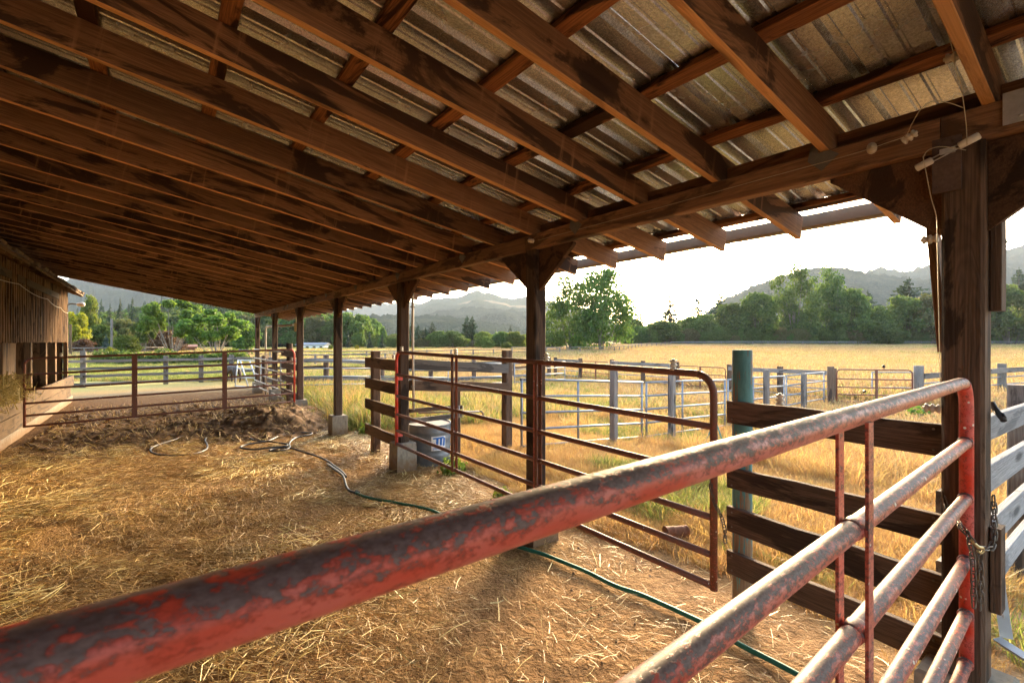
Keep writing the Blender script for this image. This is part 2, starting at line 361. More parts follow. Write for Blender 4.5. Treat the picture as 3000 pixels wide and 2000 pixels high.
M_PANE = simple('dark_pane', (0.03, 0.035, 0.04), (0.06, 0.065, 0.07), 0.15, 0, 3, 0)
M_SHEDR = simple('red_shed', (0.26, 0.11, 0.06), (0.34, 0.15, 0.09), 0.8, 0, 3, 0)
def roof_mat():
    m, nt, b, out = newmat('stippled_zinc'); n = N(nt); v, _ = n.objvec((1, 1, 1))
    f = n.noise(v, 95, 3, 0.7); g = n.noise(v, 3, 3, 0.5)
    n.L(n.mix(n.ramp(f, 0.35, 0.65), (0.46, 0.475, 0.49), (0.82, 0.84, 0.86)), b.inputs['Base Color'])
    b.inputs['Metallic'].default_value = 0.92; n.L(n.ramp(g, 0.3, 0.7, 0.20, 0.30), b.inputs['Roughness'])
    n.bump(f, 0.55, 0.0035, b); return m
M_ROOF = roof_mat()
def island(name, cols, rough=0.7, trans=0.0, bright=0.35, spec=0.3):   # colour varies from blade to blade / leaf to leaf
    m, nt, b, out = newmat(name); n = N(nt); g = n.new('ShaderNodeNewGeometry'); oi = n.new('ShaderNodeObjectInfo')
    r = g.outputs['Random Per Island']; cr = n.new('ShaderNodeValToRGB'); e = cr.color_ramp.elements
    for i, c in enumerate(cols):
        p_ = i/max(1, len(cols)-1)
        el = e[i] if i < 2 else e.new(p_)
        el.position = p_; el.color = (*c, 1)
    n.L(r, cr.inputs[0]); hs = n.new('ShaderNodeHueSaturation'); n.L(cr.outputs[0], hs.inputs['Color'])
    n.L(n.math('ADD', n.math('MULTIPLY', oi.outputs['Random'], bright), 1-bright/2), hs.inputs['Value'])
    n.L(n.math('ADD', n.math('MULTIPLY', oi.outputs['Random'], 0.04), 0.48), hs.inputs['Hue'])
    n.L(hs.outputs[0], b.inputs['Base Color']); b.inputs['Roughness'].default_value = rough; b.inputs['Specular IOR Level'].default_value = spec
    if trans:
        t = n.new('ShaderNodeBsdfTranslucent'); ml = n.new('ShaderNodeVectorMath', operation='MULTIPLY'); n.L(hs.outputs[0], ml.inputs[0]); ml.inputs[1].default_value = (1.35, 1.3, 0.95)
        n.L(ml.outputs[0], t.inputs['Color']); mx = n.new('ShaderNodeMixShader'); mx.inputs[0].default_value = trans
        n.L(b.outputs[0], mx.inputs[1]); n.L(t.outputs[0], mx.inputs[2]); n.L(mx.outputs[0], out.inputs['Surface'])
    return m
M_STRAW = island('straw', [(0.22, 0.12, 0.032), (0.46, 0.27, 0.080), (0.64, 0.42, 0.145), (0.80, 0.60, 0.28)], 0.5, 0.0, 0.1, 0.35)
M_STALK = island('straw_stalk', [(0.50, 0.30, 0.09), (0.68, 0.45, 0.16), (0.80, 0.58, 0.25), (0.86, 0.68, 0.36)], 0.45, 0.0, 0.1, 0.4)
M_DRY = island('dry_grass', [(0.36, 0.21, 0.08), (0.46, 0.285, 0.12), (0.54, 0.365, 0.17), (0.39, 0.265, 0.11)], 0.7, 0.35, 0.35)
M_DRYF = island('field_grass', [(0.32, 0.215, 0.105), (0.40, 0.265, 0.135), (0.47, 0.325, 0.175), (0.31, 0.24, 0.10)], 0.7, 0.3, 0.35)
M_GREENG = island('green_grass', [(0.085, 0.125, 0.028), (0.15, 0.19, 0.042), (0.25, 0.265, 0.075), (0.37, 0.32, 0.13)], 0.6, 0.45, 0.35)
L_MID = island('leaf_mid', [(0.048, 0.090, 0.018), (0.082, 0.140, 0.027), (0.125, 0.190, 0.038)], 0.55, 0.5, 0.4)
L_DARK = island('leaf_dark', [(0.038, 0.076, 0.016), (0.066, 0.120, 0.022), (0.11, 0.170, 0.032)], 0.6, 0.48, 0.4)
L_BRIGHT = island('leaf_bright', [(0.072, 0.122, 0.020), (0.11, 0.168, 0.026), (0.155, 0.215, 0.036)], 0.5, 0.5, 0.35)
L_YELLOW = island('leaf_yellow', [(0.15, 0.17, 0.010), (0.21, 0.22, 0.014), (0.26, 0.25, 0.02)], 0.5, 0.5, 0.3)
L_OLIVE = island('leaf_olive', [(0.075, 0.085, 0.026), (0.105, 0.11, 0.034), (0.14, 0.135, 0.045)], 0.6, 0.35, 0.4)
L_BROWN = island('leaf_brown', [(0.085, 0.036, 0.020), (0.13, 0.060, 0.032), (0.17, 0.090, 0.045)], 0.6, 0.3, 0.4)
L_FIR = island('needle', [(0.020, 0.036, 0.018), (0.032, 0.054, 0.024), (0.046, 0.070, 0.028)], 0.65, 0.15, 0.35)
L_BLUEFIR = island('needle_blue', [(0.035, 0.065, 0.055), (0.055, 0.09, 0.075)], 0.65, 0.15, 0.35)
M_HAY = island('hay', [(0.22, 0.17, 0.06), (0.34, 0.26, 0.10), (0.42, 0.33, 0.14)], 0.7, 0.2, 0.2)
M_BARK = simple('bark', (0.075, 0.055, 0.042), (0.15, 0.115, 0.09), 0.95, 0, 6, 0.5)
M_PALEBARK = simple('pale_bark', (0.15, 0.13, 0.105), (0.26, 0.225, 0.185), 0.95, 0, 6, 0.5)
M_MANURE = simple('manure', (0.06, 0.030, 0.012), (0.19, 0.10, 0.038), 0.95, 0, 26, 1.0)
def hill_mat(name, c0, c1, c2, sc_=0.02):
    m, nt, b, out = newmat(name); n = N(nt); p = n.pos()
    f = n.noise(p, sc_, 5, 0.65); g = n.noise(p, sc_*9, 3, 0.7); h = n.noise(p, sc_*0.22, 3, 0.5)
    c = n.mix(n.ramp(n.math('ADD', n.math('MULTIPLY', f, 0.4), n.math('MULTIPLY', g, 0.6)), 0.38, 0.62), c0, c1)
    c = n.mix(n.ramp(h, 0.60, 0.68, 0, 0.8), c, c2)
    n.L(c, b.inputs['Base Color']); b.inputs['Roughness'].default_value = 1.0; b.inputs['Specular IOR Level'].default_value = 0.0
    n.bump(g, 1.0, 6.0, b); return m
M_HILL = hill_mat('wooded_slope', (0.012, 0.020, 0.017), (0.038, 0.050, 0.034), (0.055, 0.062, 0.04))
M_HILL2 = hill_mat('dry_slope', (0.018, 0.028, 0.020), (0.045, 0.055, 0.036), (0.18, 0.14, 0.085))
def ground_mat():
    m, nt, b, out = newmat('ground'); n = N(nt); p = n.pos()
    sx = n.new('ShaderNodeSeparateXYZ'); n.L(p, sx.inputs[0]); X, Y = sx.outputs[0], sx.outputs[1]
    wob = n.math('MULTIPLY', n.math('SUBTRACT', n.noise(p, 0.9, 3, 0.6), 0.5), 1.6)
    xw = n.math('ADD', X, wob); yw = n.math('ADD', Y, wob)
    f = n.noise(p, 55, 4, 0.7); g = n.noise(p, 9, 4, 0.6); h = n.noise(p, 1.3, 3, 0.55); k = n.noise(p, 0.05, 3, 0.55); q = n.noise(p, 0.25, 4, 0.6)
    sand = n.mix(n.ramp(n.math('ADD', n.math('MULTIPLY', f, 0.35), n.math('MULTIPLY', g, 0.65)), 0.36, 0.66), (0.22, 0.12, 0.052), (0.40, 0.235, 0.108))
    litter = n.mix(n.ramp(f, 0.4, 0.62), (0.14, 0.070, 0.022), (0.40, 0.235, 0.078))
    damp = n.noise(n.vmath('ADD', p, (7.3, 2.1, 0.0)), 0.75, 5, 0.62); sand = n.mix(n.ramp(damp, 0.50, 0.60, 0, 0.45), sand, (0.15, 0.082, 0.038))
    lit_f = n.math('MULTIPLY', n.ramp(n.math('ADD', n.math('MULTIPLY', h, 0.7), n.math('MULTIPLY', g, 0.3)), 0.40, 0.54), n.ramp(yw, 1.6, 4.2))
    floor = n.mix(lit_f, sand, litter)
    floor = n.mix(n.ramp(yw, 9.8, 11.6, 0, 0.85), floor, n.mix(n.ramp(g, 0.4, 0.6), (0.07, 0.036, 0.015), (0.16, 0.088, 0.036)))
    floor = n.mix(n.ramp(yw, 20.2, 21.5, 0, 1), floor, (0.21, 0.165, 0.10))
    near = n.mix(n.ramp(g, 0.35, 0.65), (0.27, 0.16, 0.065), (0.46, 0.295, 0.13))
    far = n.mix(n.ramp(q, 0.35, 0.65), (0.36, 0.23, 0.11), (0.44, 0.295, 0.15))
    far = n.mix(n.ramp(n.noise(p, 0.018, 4, 0.6), 0.45, 0.6, 0, 0.4), far, (0.46, 0.30, 0.165)); far = n.mix(n.ramp(k, 0.47, 0.62, 0, 0.75), far, (0.28, 0.255, 0.085))
    rad = n.new('ShaderNodeVectorMath', operation='LENGTH'); n.L(p, rad.inputs[0])
    grass = n.mix(n.ramp(rad.outputs['Value'], 14, 40), near, far)
    # greener ground on the left half of the valley, the corner where the tap runs, and beyond the left fence
    side = n.math('SUBTRACT', n.math('MULTIPLY', X, 0.81), n.math('MULTIPLY', Y, 0.52))
    lf = n.math('MULTIPLY', n.ramp(side, -3, -16), n.ramp(yw, 21.5, 24))
    grass = n.mix(n.math('MULTIPLY', lf, n.ramp(q, 0.3, 0.6, 0.35, 0.85)), grass, (0.35, 0.34, 0.11))
    gc = n.math('MULTIPLY', n.ramp(yw, 8.6, 10.5), n.ramp(yw, 19.5, 16.0)); gc = n.math('MULTIPLY', gc, n.ramp(xw, 12.5, 8.5))
    grass = n.mix(n.math('MULTIPLY', gc, 0.75), grass, (0.12, 0.17, 0.032))
    # stony yard outside the corner post
    stone = n.mix(n.ramp(g, 0.35, 0.65), (0.25, 0.20, 0.15), (0.48, 0.42, 0.34))
    yard = n.math('MULTIPLY', n.ramp(yw, 0.9, 0.1), n.ramp(X, 2.9, 3.3)); yard = n.math('MULTIPLY', yard, n.ramp(xw, 7.5, 5.5))
    inside = n.math('MULTIPLY', n.ramp(xw, 3.85, 3.25), n.ramp(yw, 22.6, 21.6))
    col = n.mix(inside, grass, floor); col = n.mix(yard, col, stone)
    n.L(col, b.inputs['Base Color']); b.inputs['Roughness'].default_value = 0.95; b.inputs['Specular IOR Level'].default_value = 0.1
    mm_ = n.noise(p, 22, 3, 0.6, 0.6); n.bump(n.math('ADD', n.math('ADD', n.math('MULTIPLY', f, 0.35), n.math('MULTIPLY', g, 0.8)), n.math('MULTIPLY', mm_, 0.8)), 1.0, 0.042, b); return m
M_GROUND = ground_mat()
# ------------------------------------------------------------------ the ground, one sheet out to the horizon
def build_ground():
    rad = [0.0]; r = 0.35
    while r < 5200: rad.append(r); r *= 1.0175 if r < 60 else 1.05
    rad = np.array(rad)
    yawd = math.degrees(YAW)
    a1 = np.arange(yawd-58, yawd+58.01, 0.42); a2 = np.arange(yawd+62, yawd+302-3.9, 4.0)
    A = np.radians(np.concatenate([a1, a2])); na = len(A)
    X = rad[:, None]*np.sin(A)[None]; Y = rad[:, None]*np.cos(A)[None]; Z = ground_z(X, Y)
    V = np.stack([X, Y, Z], -1).reshape(-1, 3); nr = len(rad)
    i = np.arange(nr-1)[:, None]; j = np.arange(na)[None]; j2 = (j+1) % na
    F = np.stack([i*na+j, i*na+j2, (i+1)*na+j2, (i+1)*na+j], -1).reshape(-1, 4)[:, ::-1]
    tag(mesh_obj('ground', npmesh('ground', V, F, M_GROUND, True)), kind='structure')
build_ground()
# ------------------------------------------------------------------ hills: each a slope that rises to its own crest and falls behind it
def ridge(name, prof, dn, dt, mat, rough=1.0, seed=0, step=5, foot=-6.0):
    px = np.arange(prof[0][0], prof[-1][0]+1, step); pr = np.array(prof, float)
    py = np.interp(px, pr[:, 0], pr[:, 1]); m = (px-1500)/FPX
    ts = np.concatenate([np.linspace(0, 1, 34), np.linspace(1.06, 1.9, 8)])
    zt = CAM_H+(1000-py)/FPX*dt
    d = dn+(dt-dn)*ts[:, None]+0*px[None]
    X = d*(FW[0]+m*RT[0]); Y = d*(FW[1]+m*RT[1]); s_ = 1/(dt*0.10)
    base = foot+(zt[None]-foot)*np.where(ts[:, None] <= 1, ts[:, None]**0.85, np.maximum(0, 1-(ts[:, None]-1)*1.3))
    gul = (fbm(X*s_+seed, Y*s_+seed*3, 5)-0.5)
    Z = base+gul*(zt[None]-foot)*0.55*np.clip(1-np.abs(2*ts[:, None]-1), 0, 1)
    cr = np.clip(1-np.abs(ts[:, None]-1)*9, 0, 1)
    Z = Z + rough*dt/2000.0*(14*(vnoise(px[None]*0.11+seed, ts[:, None]*90)-0.5)+9*(vnoise(px[None]*0.29+seed, ts[:, None]*190)-0.5))*(0.35+0.65*cr)
    V = np.stack([X, Y, Z], -1).reshape(-1, 3); n = len(px); k = len(ts)
    i = np.arange(k-1)[:, None]; j = np.arange(n-1)[None]
    F = np.stack([i*n+j, i*n+j+1, (i+1)*n+j+1, (i+1)*n+j], -1).reshape(-1, 4)
    return tag(mesh_obj(name, npmesh(name, V, F, mat, True)), kind='structure')
ridge('hill', [(-900, 800), (-300, 790), (60, 800), (150, 828), (190, 822), (260, 790), (420, 770), (600, 800), (760, 850), (900, 915), (1010, 960), (1100, 985)], 900, 2000, M_HILL, 1.0, 3)
ridge('hill', [(700, 985), (860, 950), (960, 935), (1040, 925), (1160, 920), (1300, 925), (1500, 955), (1620, 985)], 560, 900, M_HILL, 1.3, 12)
ridge('mountain', [(560, 960), (820, 925), (980, 912), (1120, 888), (1200, 884), (1265, 896), (1400, 930), (1560, 970)], 2300, 3100, M_HILL, 0.6, 21)
ridge('mountain', [(1060, 985), (1130, 950), (1203, 907), (1266, 875), (1310, 874), (1350, 870), (1396, 850), (1445, 863), (1496, 876), (1540, 868), (1620, 885), (1720, 905), (1800, 945), (1900, 985)], 1500, 2350, M_HILL2, 0.6, 33)
ridge('hill', [(1090, 985), (1180, 940), (1280, 912), (1380, 900), (1480, 905), (1560, 915), (1700, 940), (1850, 985)], 1000, 1500, M_HILL, 0.8, 41)
ridge('mountain', [(2020, 955), (2100, 890), (2176, 850), (2256, 818), (2323, 798), (2390, 785), (2470, 785), (2537, 798), (2613, 809), (2700, 816), (2760, 812), (2850, 800), (2950, 790), (3100, 800), (3400, 850)], 700, 1250, M_HILL, 1.1, 52)
ridge('mountain', [(2380, 900), (2480, 825), (2537, 797), (2573, 781), (2610, 787), (2645, 797), (2694, 785), (2747, 772), (2840, 752), (2915, 742), (3000, 716), (3120, 690), (3400, 660), (3900, 700), (4600, 800)], 1100, 1750, M_HILL, 1.0, 64)
# ------------------------------------------------------------------ evening haze
def build_haze():
    m = bpy.data.materials.new('haze'); m.use_nodes = True; nt = m.node_tree
    for n_ in list(nt.nodes): nt.nodes.remove(n_)
    o = nt.nodes.new('ShaderNodeOutputMaterial'); v = nt.nodes.new('ShaderNodeVolumePrincipled')
    v.inputs['Color'].default_value = (0.74, 0.86, 1.0, 1); v.inputs['Density'].default_value = HAZE; v.inputs['Anisotropy'].default_value = 0.25
    nt.links.new(v.outputs[0], o.inputs['Volume'])
    b = MB().box(0, 0, 0, 15000, 15000, 900)
    h = b.build('haze', m, None, Matrix.Translation((0, 0, 900/2-40))); tag(h, 'thin warm evening haze over the whole valley', 'haze', kind='stuff')
HAZE = 0.00007
build_haze()
# ------------------------------------------------------------------ the open shed
SL = 0.181; BX = 2.85; RAF_H = 0.184
def rz_bot(x): return 2.84+SL*(2.78-x)
shed = thing('open_shed', 'long open-sided lean-to shed of brown timber under a corrugated zinc roof', 'shed', (2.85, 8.4, 0))
POSTY = [-5.57, -2.54, 0.51, 3.49, 6.53, 9.66, 12.81, 16.05, 19.25]
for i, y in enumerate(POSTY):
    p = upright('post', BX, y, 0.40, 2.70, 0.14, 0.14, W_POST, shed)
    c = 0.29; mb = MB()
    zt, zb, b = 0.40, -0.35, 0.012
    vs = []
    for z, s_ in ((zb, c/2+0.012), (zt-b, c/2), (zt, c/2-b)):
        for a, e in ((-1, -1), (1, -1), (1, 1), (-1, 1)): vs.append((BX+a*s_, y+e*s_, z))
    fs = [(k*4+q, k*4+(q+1) % 4, k*4+4+(q+1) % 4, k*4+4+q) for k in range(2) for q in range(4)]+[(8, 9, 10, 11)]
    mb.add(vs, fs); mb.build('footing', M_CONC, p)
    for sgn in (-1, 1):
        g = MB(); t = 0.02; y0 = y+sgn*0.072; y1 = y+sgn*0.52; zt = 2.698; zb = 2.32
        tri = [(y0, zt), (y1, zt), (y1, zt-0.02), (y0, zb)]
        vs = [(BX+e*t, a, z) for e in (-1, 1) for a, z in tri]
        g.add(vs, [(0, 1, 2, 3), (7, 6, 5, 4)]+[(k, (k+1) % 4+0, (k+1) % 4+4, k+4) for k in range(4)])
        g.build('gusset', M_PLY, shed)
    if i < len(POSTY)-1:
        board('beam', (BX-0.035, y+0.002+(0.07 if i else 0), 2.77), (BX-0.035, POSTY[i+1]-0.002+0.07, 2.77), 0.14, 0.075, W_BEAM, shed)
KMIN, KMAX = -10, 31  # negative k: unseen bays behind the camera, their run set to suit interior light
RY = lambda k: 0.43+0.61*k
for k in range(KMIN, KMAX+1):
    y = RY(k); off = 0.0935
    board('rafter', (3.95, y, rz_bot(3.95)+off), (-3.05, y, rz_bot(-3.05)+off), RAF_H, 0.042, W_RAFTER, shed, wob=0.0025, edge=W_EDGE_LIT)
    if k < KMAX: board('blocking', (2.905, y+0.024, 2.893), (2.905, y+0.586, 2.893), 0.10, 0.038, W_BEAM, shed)
    if k % 3 == 1:
        g = MB(); yy = y+0.0; xx = 2.772
        pts = [(yy-0.07, 2.80), (yy+0.01, 2.735), (yy+0.075, 2.80), (yy+0.06, 2.875), (yy+0.026, 2.885), (yy+0.026, 2.83), (yy-0.03, 2.83)]
        vs = [(xx-e*0.004, a, z) for e in (0, 1) for a, z in pts]; n_ = len(pts)
        g.add(vs, [tuple(range(n_)), tuple(reversed(range(n_, 2*n_)))]+[(q, (q+1) % n_, (q+1) % n_+n_, q+n_) for q in range(n_)])
        g.build('bracket', M_DULL, shed)
PURX = [3.86, 3.28, 2.685, 2.09, 1.49, 0.89, 0.29, -0.31, -0.91, -1.51, -2.11, -2.71]
for q, x in enumerate(PURX):
    z = rz_bot(x)+0.187+0.020; cut = [-5.8, RY(5+(q % 3)*3)+0.3, RY(18+(q % 2)*3), 19.46]
    for a, e in zip(cut[:-1], cut[1:]):
        board('purlin', (x, a+0.002, z), (x, e-0.002, z), 0.038, 0.088, W_PURLIN, shed, up=(SL, 0, 1), wob=0.004)
def roof_panel_mesh():
    prof = []                                   # one 0.914 m sheet, seen from below: flat pans, raised ribs, low stiffening ridges
    for r in range(3):
        o = r*0.3048
        prof += [(o+0.0, 0.0), (o+0.018, 0.026), (o+0.046, 0.026), (o+0.064, 0.0), (o+0.135, 0.0), (o+0.143, 0.006), (o+0.153, 0.006), (o+0.161, 0.0),
                 (o+0.215, 0.0), (o+0.223, 0.006), (o+0.233, 0.006), (o+0.241, 0.0)]
    prof.append((0.9135, 0.0)); n = len(prof); L = 7.2; m = MB(); seg = 6
    vs = [(-L/2+L*i/seg, -0.457+a, b) for i in range(seg+1) for a, b in prof]
    m.add(vs, [(i*n+k, i*n+k+1, (i+1)*n+k+1, (i+1)*n+k) for i in range(seg) for k in range(n-1)])
    return m.mesh('roof_panel', M_ROOF)
rpm = roof_panel_mesh()
q = 0; y = -5.9
while y < 19.5:
    a = Vector((-3.25, y+0.457, rz_bot(-3.25)+0.2285+0.0005*(q % 2))); b = Vector((3.93, y+0.457, rz_bot(3.93)+0.2285+0.0005*(q % 2)))
    M = frame(a, b); M = M @ Matrix.Rotation(rnd.uniform(-.0015, .0015), 4, 'Z')
    mesh_obj('roof_panel', rpm, shed, M); y += 0.914; q += 1
yend = y-0.914
g = MB()                                        # gutter: a folded channel hung past the rafter tails
prof = [(4.03, 2.825), (4.03, 2.735), (4.045, 2.725), (4.12, 2.725), (4.135, 2.74), (4.14, 2.825), (4.134, 2.825), (4.128, 2.742), (4.115, 2.731), (4.048, 2.731), (4.036, 2.74), (4.036, 2.825)]
n_ = len(prof); vs = [(a, yy, z) for yy in (-5.8, 19.4) for a, z in prof]
g.add(vs, [(k, (k+1) % n_, (k+1) % n_+n_, k+n_) for k in range(n_)]); g.build('gutter', M_GUTTER, shed)
# corner post furniture that is nailed to the shed
board('side_board', (BX+0.05, 0.418, 1.98), (BX+0.05, 0.418, 2.50), 0.10, 0.036, W_POST, shed, up=(1, 0, 0))
board('side_board', (BX+0.04, 0.418, 0.70), (BX+0.04, 0.418, 1.06), 0.09, 0.036, W_POST, shed, up=(1, 0, 0))
board('brace', (BX+0.12, 0.655, 2.50), (BX+0.085, 0.598, 1.80), 0.085, 0.036, W_BEAM, shed, up=(1, 0, 0))
mb = MB().box(2.767, 0.557, 2.62, 0.018, 0.095, 0.235)
for yy, zz in ((0.585, 2.72), (0.535, 2.715), (0.575, 2.70), (0.59, 2.53), (0.535, 2.52), (0.55, 2.62)): mb.lathe([(0.005, 0), (0.004, 0.003)], 7, Matrix.Translation((2.757, yy, zz)) @ Matrix.Rotation(-PI/2, 4, 'Y'))
mb.build('nailing_plate', M_BROWNPLATE, shed)
mb = MB().box(2.767, 0.275, 2.792, 0.004, 0.22, 0.13)
mb.lathe([(0.007, 0), (0.006, 0.003)], 10, Matrix.Translation((2.765, 0.335, 2.752)) @ Matrix.Rotation(-PI/2, 4, 'Y')); mb.build('splice_plate', M_STEEL, shed)
# ------------------------------------------------------------------ the barn on the far left
barn = thing('barn', 'old brown board-and-batten barn with deep eave beyond the left gate', 'barn', (-2.3, 8, 0))
WX = -2.3
y = -3.0; q = 0
while y < 19.75:
    zt = 3.42
    board('siding_board', (WX, y+0.19, 1.83+rnd.uniform(-.008, .008)), (WX, y+0.19, zt), 0.022, 0.374, W_BARN, barn, up=(1, 0, 0))
    board('batten', (WX+0.034, y+0.378, 1.83+rnd.uniform(-.01, .01)), (WX+0.034, y+0.378, zt), 0.046, 0.075, W_BARN, barn, up=(1, 0, 0))
    board('batten', (WX+0.034, y+0.19, 1.83+rnd.uniform(-.01, .01)), (WX+0.034, y+0.19, zt), 0.046, 0.06, W_BARN, barn, up=(1, 0, 0))
    y += 0.38; q += 1
board('corner_board', (WX+0.01, 19.87, 0.1), (WX+0.01, 19.87, 3.4), 0.10, 0.12, W_BARN, barn, up=(1, 0, 0))
for yy, wd in ((-1.0, .2), (2.2, .2), (5.4, .2), (8.6, .2), (11.6, .2), (13.35, 1.0), (15.35, 0.16), (17.2, 0.16), (18.6, 0.2)):
    board('stall_post', (WX-0.10, yy, 0.0), (WX-0.10, yy, 2.2), 0.12, wd, W_BARN, barn, up=(1, 0, 0))
for k in range(26): board('inner_board', (-4.6, -2.8+k*0.9, 0), (-4.6, -2.8+k*0.9, 3.4), 0.03, 0.88, W_BARN, barn, up=(1, 0, 0))
for k in range(3): board('end_board', (-2.36-k*0.75-0.37, 19.9, 0), (-2.36-k*0.75-0.37, 19.9, 3.5+k*0.3), 0.74, 0.03, W_BARN, barn, up=(1, 0, 0))
cut = [-3, 1.4, 5.9, 10.0, 13.5, 18.4, 20.35]
for a, e in zip(cut[:-1], cut[1:]):
    board('kick_plank', (-2.17, a+0.004, 0.64), (-2.17, e-0.004, 0.635), 0.30, 0.045, W_KICK, barn, wob=0.006)
    board('kick_plank', (-2.17, a+0.5, 0.33), (-2.17, e+(0.48 if e < 20 else -0.7), 0.33), 0.29, 0.045, W_KICK, barn, wob=0.006)
MB().box(-2.22, 8.3, 0.02, 0.16, 23.4, 0.34).build('plinth', M_CONC, barn)
def eave_z(x): return 3.27+0.42*(-2.0-x)
M = frame((-6.0, 8.6, eave_z(-6.0)+0.14), (-1.93, 8.6, eave_z(-1.93)+0.14)); L = 4.4
mb = MB(); seg = 70; rr = random.Random(5)
for k in range(seg):                            # shingle courses show as an uneven edge
    y0 = -12+24*k/seg; y1 = y0+24/seg-0.012; e = rr.uniform(-.03, .05)
    mb.box(-0.0+e/2, (y0+y1)/2, rr.uniform(-.006, .006), L+e, y1-y0, 0.045)
mb.build('shingle_roof', M_SHINGLE, barn, M)
for k in range(41):
    yy = -3.2+0.59*k; board('lookout', (-1.96, yy, eave_z(-1.96)+0.05), (-2.9, yy, eave_z(-2.9)+0.05), 0.10, 0.045, W_BARN, barn)
board('fascia', (-1.945, -3.4, eave_z(-1.945)+0.06), (-1.945, 20.5, eave_z(-1.945)+0.06), 0.05, 0.02, W_BARN, barn)
for a, e in ((10.6, 12.9), (13.35, 14.0), (14.15, 18.2)): board('nailer', (WX+0.055, a, 3.10), (WX+0.055, e, 3.10), 0.15, 0.035, W_KICK, barn)
pts = []
for a, e, za, ze in ((9.0, 13.4, 2.95, 2.98), (13.4, 16.4, 2.98, 2.90), (16.4, 18.4, 2.90, 2.80), (18.4, 19.85, 2.80, 2.72)):
    for k in range(8): t = k/8; pts.append((WX+0.08, a+(e-a)*t, za+(ze-za)*t-0.22*t*(1-t)))
MB().tube(pts, 0.008, 5).build('cable', M_WIRE, barn)
lm = MB().tube([(WX+0.05, 19.95, 2.98), (WX+0.15, 20.0, 3.02), (WX+0.24, 20.0, 3.0)], 0.02, 6).build('lamp_arm', M_DULL, barn)
MB().lathe([(0.03, 0), (0.055, 0.05), (0.075, 0.16), (0.05, 0.2), (0.01, 0.21)], 10, Matrix.Translation((WX+0.24, 20.0, 3.0)) @ Matrix.Rotation(PI/2, 4, 'Y')).build('lamp_globe', M_LAMPG, lm)
# ------------------------------------------------------------------ pipe gates
def gate(name, label, A, B, rails, rad, stays, mats, group=None, round_ends=(True, True), bar=0.034, segs=12, thin=None):
    """A, B: plan positions of the two ends (x, y, z of the bottom rail); rails: heights of the rails above the bottom one, last = top."""
    A = Vector(A); B = Vector(B); ax = (B-A); ax.z = 0; L = ax.length; ax.normalize(); up = Vector((0, 0, 1)); sd = up.cross(ax)
    P = lambda s, h: A+(B-A)*(s/L)+up*h
    t = thing(name, label, 'gate', (A+B)/2-up*0.0, group)
    H = rails[-1]; R = 0.12; main, end, railm = mats
    def bend(s0, sg): return [P(s0+sg*R*(1-math.cos(a)), H-R*(1-math.sin(a))) for a in [PI/2*k/7 for k in range(8)]]
    left = [P(0, -0.02)]+(bend(0, 1) if round_ends[0] else [P(0, H)])
    right = list(reversed(bend(L, -1) if round_ends[1] else [P(L, H)]))+[P(L, -0.02)]
    k0 = 5
    MB().tube(left[:-1], rad*1.02, segs).build('end_upright', end[0], t)
    MB().tube(right[1:], rad*1.02, segs).build('end_upright', end[1], t)
    sag = [P(L*k/8, H) for k in range(1, 8)]
    a0 = [left[-2], left[-1]] if round_ends[0] else [left[-1]]
    a1 = [right[0], right[1]] if round_ends[1] else [right[0]]
    MB().tube(a0+sag+a1, rad, segs).build('top_rail', main, t)
    for h in rails[:-1]: MB().tube([P(L*k/6, h+0.0) for k in range(7)], rad*(thin or 0.94), segs).build('rail', railm, t)
    for s_ in stays:
        for sg in ((-1, 1) if bar > 0.02 else (1,)):
            m = MB(); o = sd*sg*(rad+0.005)
            n = 14
            vs = []
            for k in range(n+1):
                h = -0.02+(H-0.01+0.02)*k/n; c = P(s_, h)+o
                e = 0.0035
                for u, v in ((-bar/2, -e), (bar/2, -e), (bar/2, e), (-bar/2, e)): vs.append(c+ax*u+sd*v)
            m.add(vs, [(k*4+q, k*4+(q+1) % 4, k*4+4+(q+1) % 4, k*4+4+q) for k in range(n) for q in range(4)]+[(0, 1, 2, 3), (n*4+3, n*4+2, n*4+1, n*4)])
            m.build('stay', end[2] if len(end) > 2 else main, t)
    return t, P
near_gate, PN = gate('pipe_gate', 'large chipped red pipe gate crossing the foreground, chained at the corner post', (-0.9, 0.308, 0.50), (2.745, 0.490, 0.50),
     [0.0, 0.205, 0.43, 0.69, 0.925, 1.18], 0.0235, [2.18, 0.5], (M_REDNEAR, (M_REDEND, M_REDEND, M_REDNEAR), M_REDNEAR), round_ends=(False, True), bar=0.036, segs=20)
mid_gate, PM = gate('pipe_gate', 'rusty red gate hanging along the shed posts with its bright red hinge end', (2.715, 6.44, 0.40), (2.745, 1.635, 0.345),
     [0.0, 0.19, 0.42, 0.68, 0.98, 1.30], 0.0225, [1.63, 3.12], (M_RUST, (M_REDEND, M_RUST, M_RUST), M_RUST), segs=12, bar=0.05)
for h in (0.0, 0.205, 0.43, 0.69, 0.925):                # weld beads where rails meet the end upright and the flat stays
    m = MB(); L_ = (Vector((2.745, 0.490, 0))-Vector((-0.9, 0.308, 0))).length
    m.tube([PN(L_-0.034, h), PN(L_-0.027, h), PN(L_-0.02, h)], [0.0228, 0.0275, 0.0265], 16); m.build('weld', M_REDNEAR, near_gate)
    m = MB().tube([PN(2.18-0.026, h), PN(2.18-0.019, h), PN(2.18+0.019, h), PN(2.18+0.026, h)], [0.0222, 0.0245, 0.0245, 0.0222], 16); m.build('weld', M_REDNEAR, near_gate)
for h in (0.12, 0.92): MB().box(2.755, 6.46, 0.40+h, 0.10, 0.05, 0.045).build('hinge', M_REDEND, mid_gate)
MB().box(2.715, 3.335, 1.0, 0.035, 0.012, 1.28).build('middle_upright', M_REDNEAR, mid_gate)
